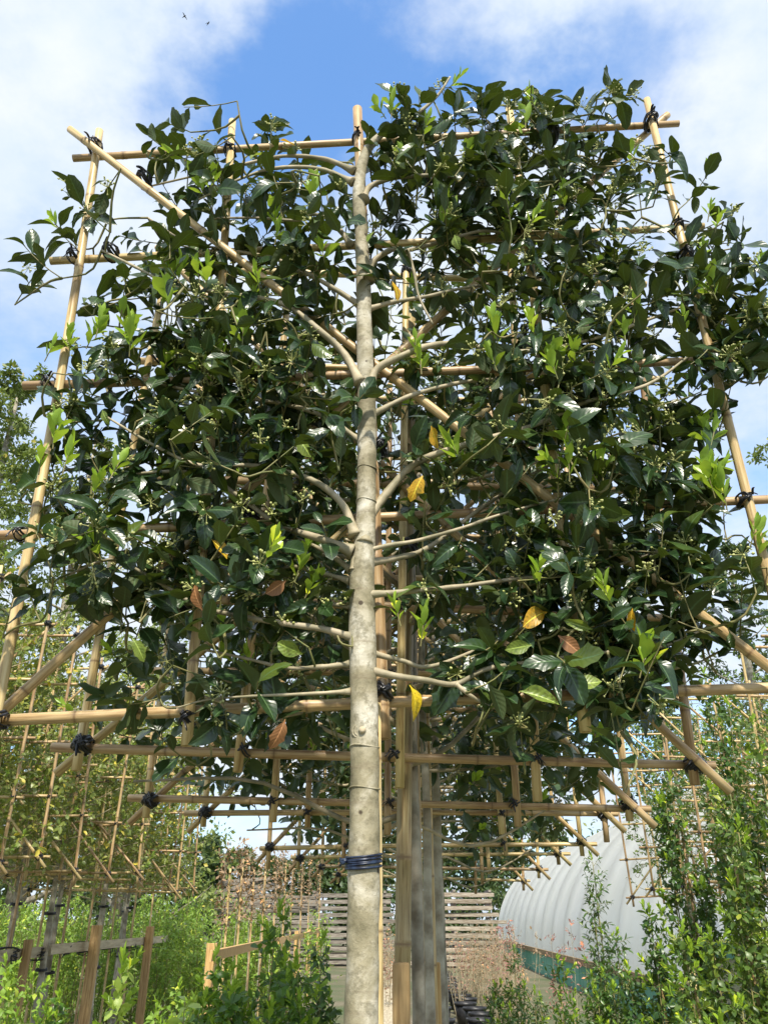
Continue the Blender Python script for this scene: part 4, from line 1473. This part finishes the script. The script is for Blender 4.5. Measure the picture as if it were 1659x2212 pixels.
# where the leaves are: rows of 100 px from y = 200, columns of 100 px from x = 50
DENS = ["0014341366675000", "0026654589987600", "0335765579997402", "2456776457887576", "0257886457776478", "1589997346666689",
        "0699998246789872", "1689998345779960", "3788887345889981", "4888875254899991", "3687875234899995", "0245664235799983",
        "0245553036788820", "0111221013442100"]
cells, wts = [], []
for j, row in enumerate(DENS):
    for i, ch in enumerate(row):
        k = int(ch)
        if k:
            Pm = px(100 + 100 * i, 250 + 100 * j, FY)
            cells.append((i, j))
            wts.append((k / 9) ** 2.0 * np.dot(Pm - CAM, FWD) ** 1.2)
wts = np.array(wts) / np.sum(wts)
NT = 880
pts = []
for c in rt.choice(len(cells), NT, p=wts):
    i, j = cells[c]
    pts.append(px(50 + 100 * i + rt.uniform(0, 100), 200 + 100 * j + rt.uniform(0, 100), FY - .02 + np.clip(rt.normal(0, .075), -.17, .17)))
# sprays standing out from the outline of the panel
EDGE = [(880, 265), (925, 300), (840, 300), (910, 245), (985, 250), (860, 330), (960, 185), (1045, 225), (1190, 235), (1260, 250), (385, 265), (590, 270), (330, 300), (1510, 410), (1570, 465), (1545, 520), (1575, 640), (1620, 700),
        (1610, 760), (1580, 830), (1640, 690), (150, 520), (125, 490), (190, 460), (215, 645), (270, 600), (160, 745), (165, 860), (110, 985), (90, 1020), (60, 1270), (25, 1300), (150, 1280),
        (1640, 1180), (1655, 1250), (1380, 380), (1400, 350), (1110, 1535), (1160, 1575), (470, 1540), (300, 1510)]
for e in EDGE:
    pts.append(px(e[0], e[1], FY - .02 + rt.normal(0, .04)))
cxw = px(785, 900, FY)[0]
TD, TL = [], []
for k, p in enumerate(pts):          # each spray is centred on its point
    d = nv(np.array(((p[0] - cxw) * .4, -.45, .28)) + rt.normal(0, .65, 3))
    ln = rt.uniform(.05, .14)
    TD.append(d)
    TL.append(ln)
    pts[k] = p - d * ln * .75 - np.array((0, 0, .012))
tw = MB()
grow_links(tw, roots, pts, rt, .0042, .5)
L, Yl = Leaves(), Leaves()
fl = MB()
for k, p in enumerate(pts):
    ln = TL[k]
    e, ed = twig_leaves(L, p, TD[k], ln, int(rt.integers(4, 8)), .070, rt, tw)
    if rt.random() < .48:
        flower_cluster(fl, e - ed * .02 + rt.normal(0, .006, 3) - np.array((0, .012, 0)), rt, .021, 14)
    if rt.random() < .05:
        young_shoot(Yl, e, ed + Z3 * .9, .040, 6, rt, tw)
SHOOT = [(440, 420), (680, 430), (595, 520), (365, 600), (430, 600), (150, 760), (190, 745), (270, 720), (280, 760), (465, 830), (510, 730), (85, 1015), (240, 1030), (115, 960), (195, 1190),
         (1000, 1005), (910, 800), (1165, 1260), (1250, 1000), (1290, 1040), (1230, 1030), (1075, 745), (1180, 790), (1240, 790), (1350, 730), (1560, 1085), (1545, 1060), (1640, 1200), (910, 1385), (1400, 1470),
         (1220, 430), (1130, 290), (1540, 975), (1545, 640), (1530, 470), (700, 560), (830, 250), (560, 620), (350, 660), (660, 1290), (1100, 470), (980, 470)]
SHOOT = SHOOT + [(x + rt.normal(0, 22), y + rt.normal(0, 26)) for (x, y) in SHOOT for _ in range(1)]
for (x, y) in SHOOT:
    b = px(x, y, FY - .09 + rt.normal(0, .02))
    young_shoot(Yl, b, Z3 + rt.normal(0, .22, 3) + np.array((0, -.15, 0)), .054 * rt.uniform(.6, 1.15), int(rt.integers(5, 9)), rt, tw)
# single leaves that show on their own: yellow, pale, brown
CL = {'leaf_yellow': [(625, 305, 1), (860, 625, 1.), (940, 945, 1.1), (900, 1050, 1.1), (480, 1185, 1), (1150, 1330, 1.1), (905, 1510, 1.15), (1045, 310, .9), (1360, 1345, 1)],
      'leaf_pale': [(795, 512, .8), (985, 525, .8), (620, 1400, 1), (305, 1405, .9), (1158, 1500, 1.45), (1275, 1480, 1), (550, 325, 1), (865, 360, .9), (1310, 1110, 1.5), (660, 965, 1), (1245, 1350, 1), (1115, 1400, 1), (225, 905, .8)],
      'leaf_brown': [(1235, 1395, 1), (420, 1290, 1.1), (590, 1275, .9), (605, 1590, 1.1)]}
LAB = {'leaf_yellow': 'yellowed holly leaf', 'leaf_pale': 'pale yellow-green holly leaf', 'leaf_brown': 'withered brown holly leaf'}
for mt, items in CL.items():
    CLv = Leaves()
    for (x, y, s) in items:
        p = px(x, y, FY - .115 + rt.normal(0, .012))
        dd = nv(np.array((rt.normal(0, .6), -.1, rt.normal(-.5, .5))))
        CLv.add(p - dd * .03, dd, np.array((rt.normal(0, .7), -.8, .3 + rt.normal(0, .5))), .050 * s, rt.random())
    for o in leaf_objects(CLv, HI, M[mt], tree, LAB[mt]):
        o.location = Vector(o.location) - Vector(TO)
# the foremost leaves one by one, the others together
pa = np.array(L.p)
order = np.argsort(pa[:, 1] + rt.normal(0, .03, len(pa)))
single = L.subset(order[:290])
single.p = [np.asarray(q) - TO for q in single.p]
rest = L.subset(order[290:])
rest.p = [np.asarray(q) - TO for q in rest.p]
leaf_objects(single, HI, M['leaf'], tree)
rest.build('crown', HI, M['leaf'], tree, uv=True, kind='stuff')
Yl.p = [np.asarray(q) - TO for q in Yl.p]
Yl.build('young_leaves', YOUNG, M['leaf_lime'], tree, kind='stuff')
o = tw.build('twigs', M['twig'], tree, loc=-TO)
o['kind'] = 'stuff'
o = fl.build('flowers', M['flower'], tree, loc=-TO)
o['kind'] = 'stuff'

# cane standing behind the front trunk
P0, P1 = px(815, 2212, TY + .05), px(812, 1640, TY + .05)
d = nv(P1 - P0)
tag(cane('bamboo_cane', P0 - d * (P0[2] / d[2]), P1 + d * .1, .0115, sides=10), 'slim cane running up close behind the thick front trunk', 'cane')


# ================================================================== two birds in the sky
def bird(x, y, Y, span, roll, yaw, label):
    p = px(x, y, Y)
    mb = MB()
    s = span
    ny, nx = 9, 8
    mb.tube([(0, -.42 * s, 0), (0, -.3 * s, .01 * s), (0, -.1 * s, 0), (0, .15 * s, 0), (0, .32 * s, .01 * s), (0, .45 * s, 0)], [.01 * s, .05 * s, .085 * s, .075 * s, .03 * s, .05 * s], 8)
    for sd_ in (-1, 1):
        V = []
        for i in range(6):
            f = i / 5
            x0 = sd_ * f * .5 * s
            z0 = (.28 * math.sin(f * 1.6)) * s * .6
            c0 = (.16 * (1 - f) + .03) * s
            V += [(x0, -.12 * s + .15 * f * f * s - c0 * .4, z0), (x0, -.12 * s + .15 * f * f * s + c0 * .3, z0 + .012 * s), (x0, -.12 * s + .2 * f * f * s + c0, z0)]
        Q = [(i * 3 + k, (i + 1) * 3 + k, (i + 1) * 3 + k + 1, i * 3 + k + 1) for i in range(5) for k in range(2)]
        mb.add(V, Q)
    o = mb.build('bird', M['feather'], None, True, p)
    o.rotation_euler = (R(20), R(roll), R(yaw))
    return tag(o, label, 'bird', 'birds in the sky')


bird(398, 34, 38, .50, 25, 60, 'small dark bird with spread wings high in the sky')
bird(450, 49, 38, .48, -60, 20, 'small dark bird banking on edge high in the sky')
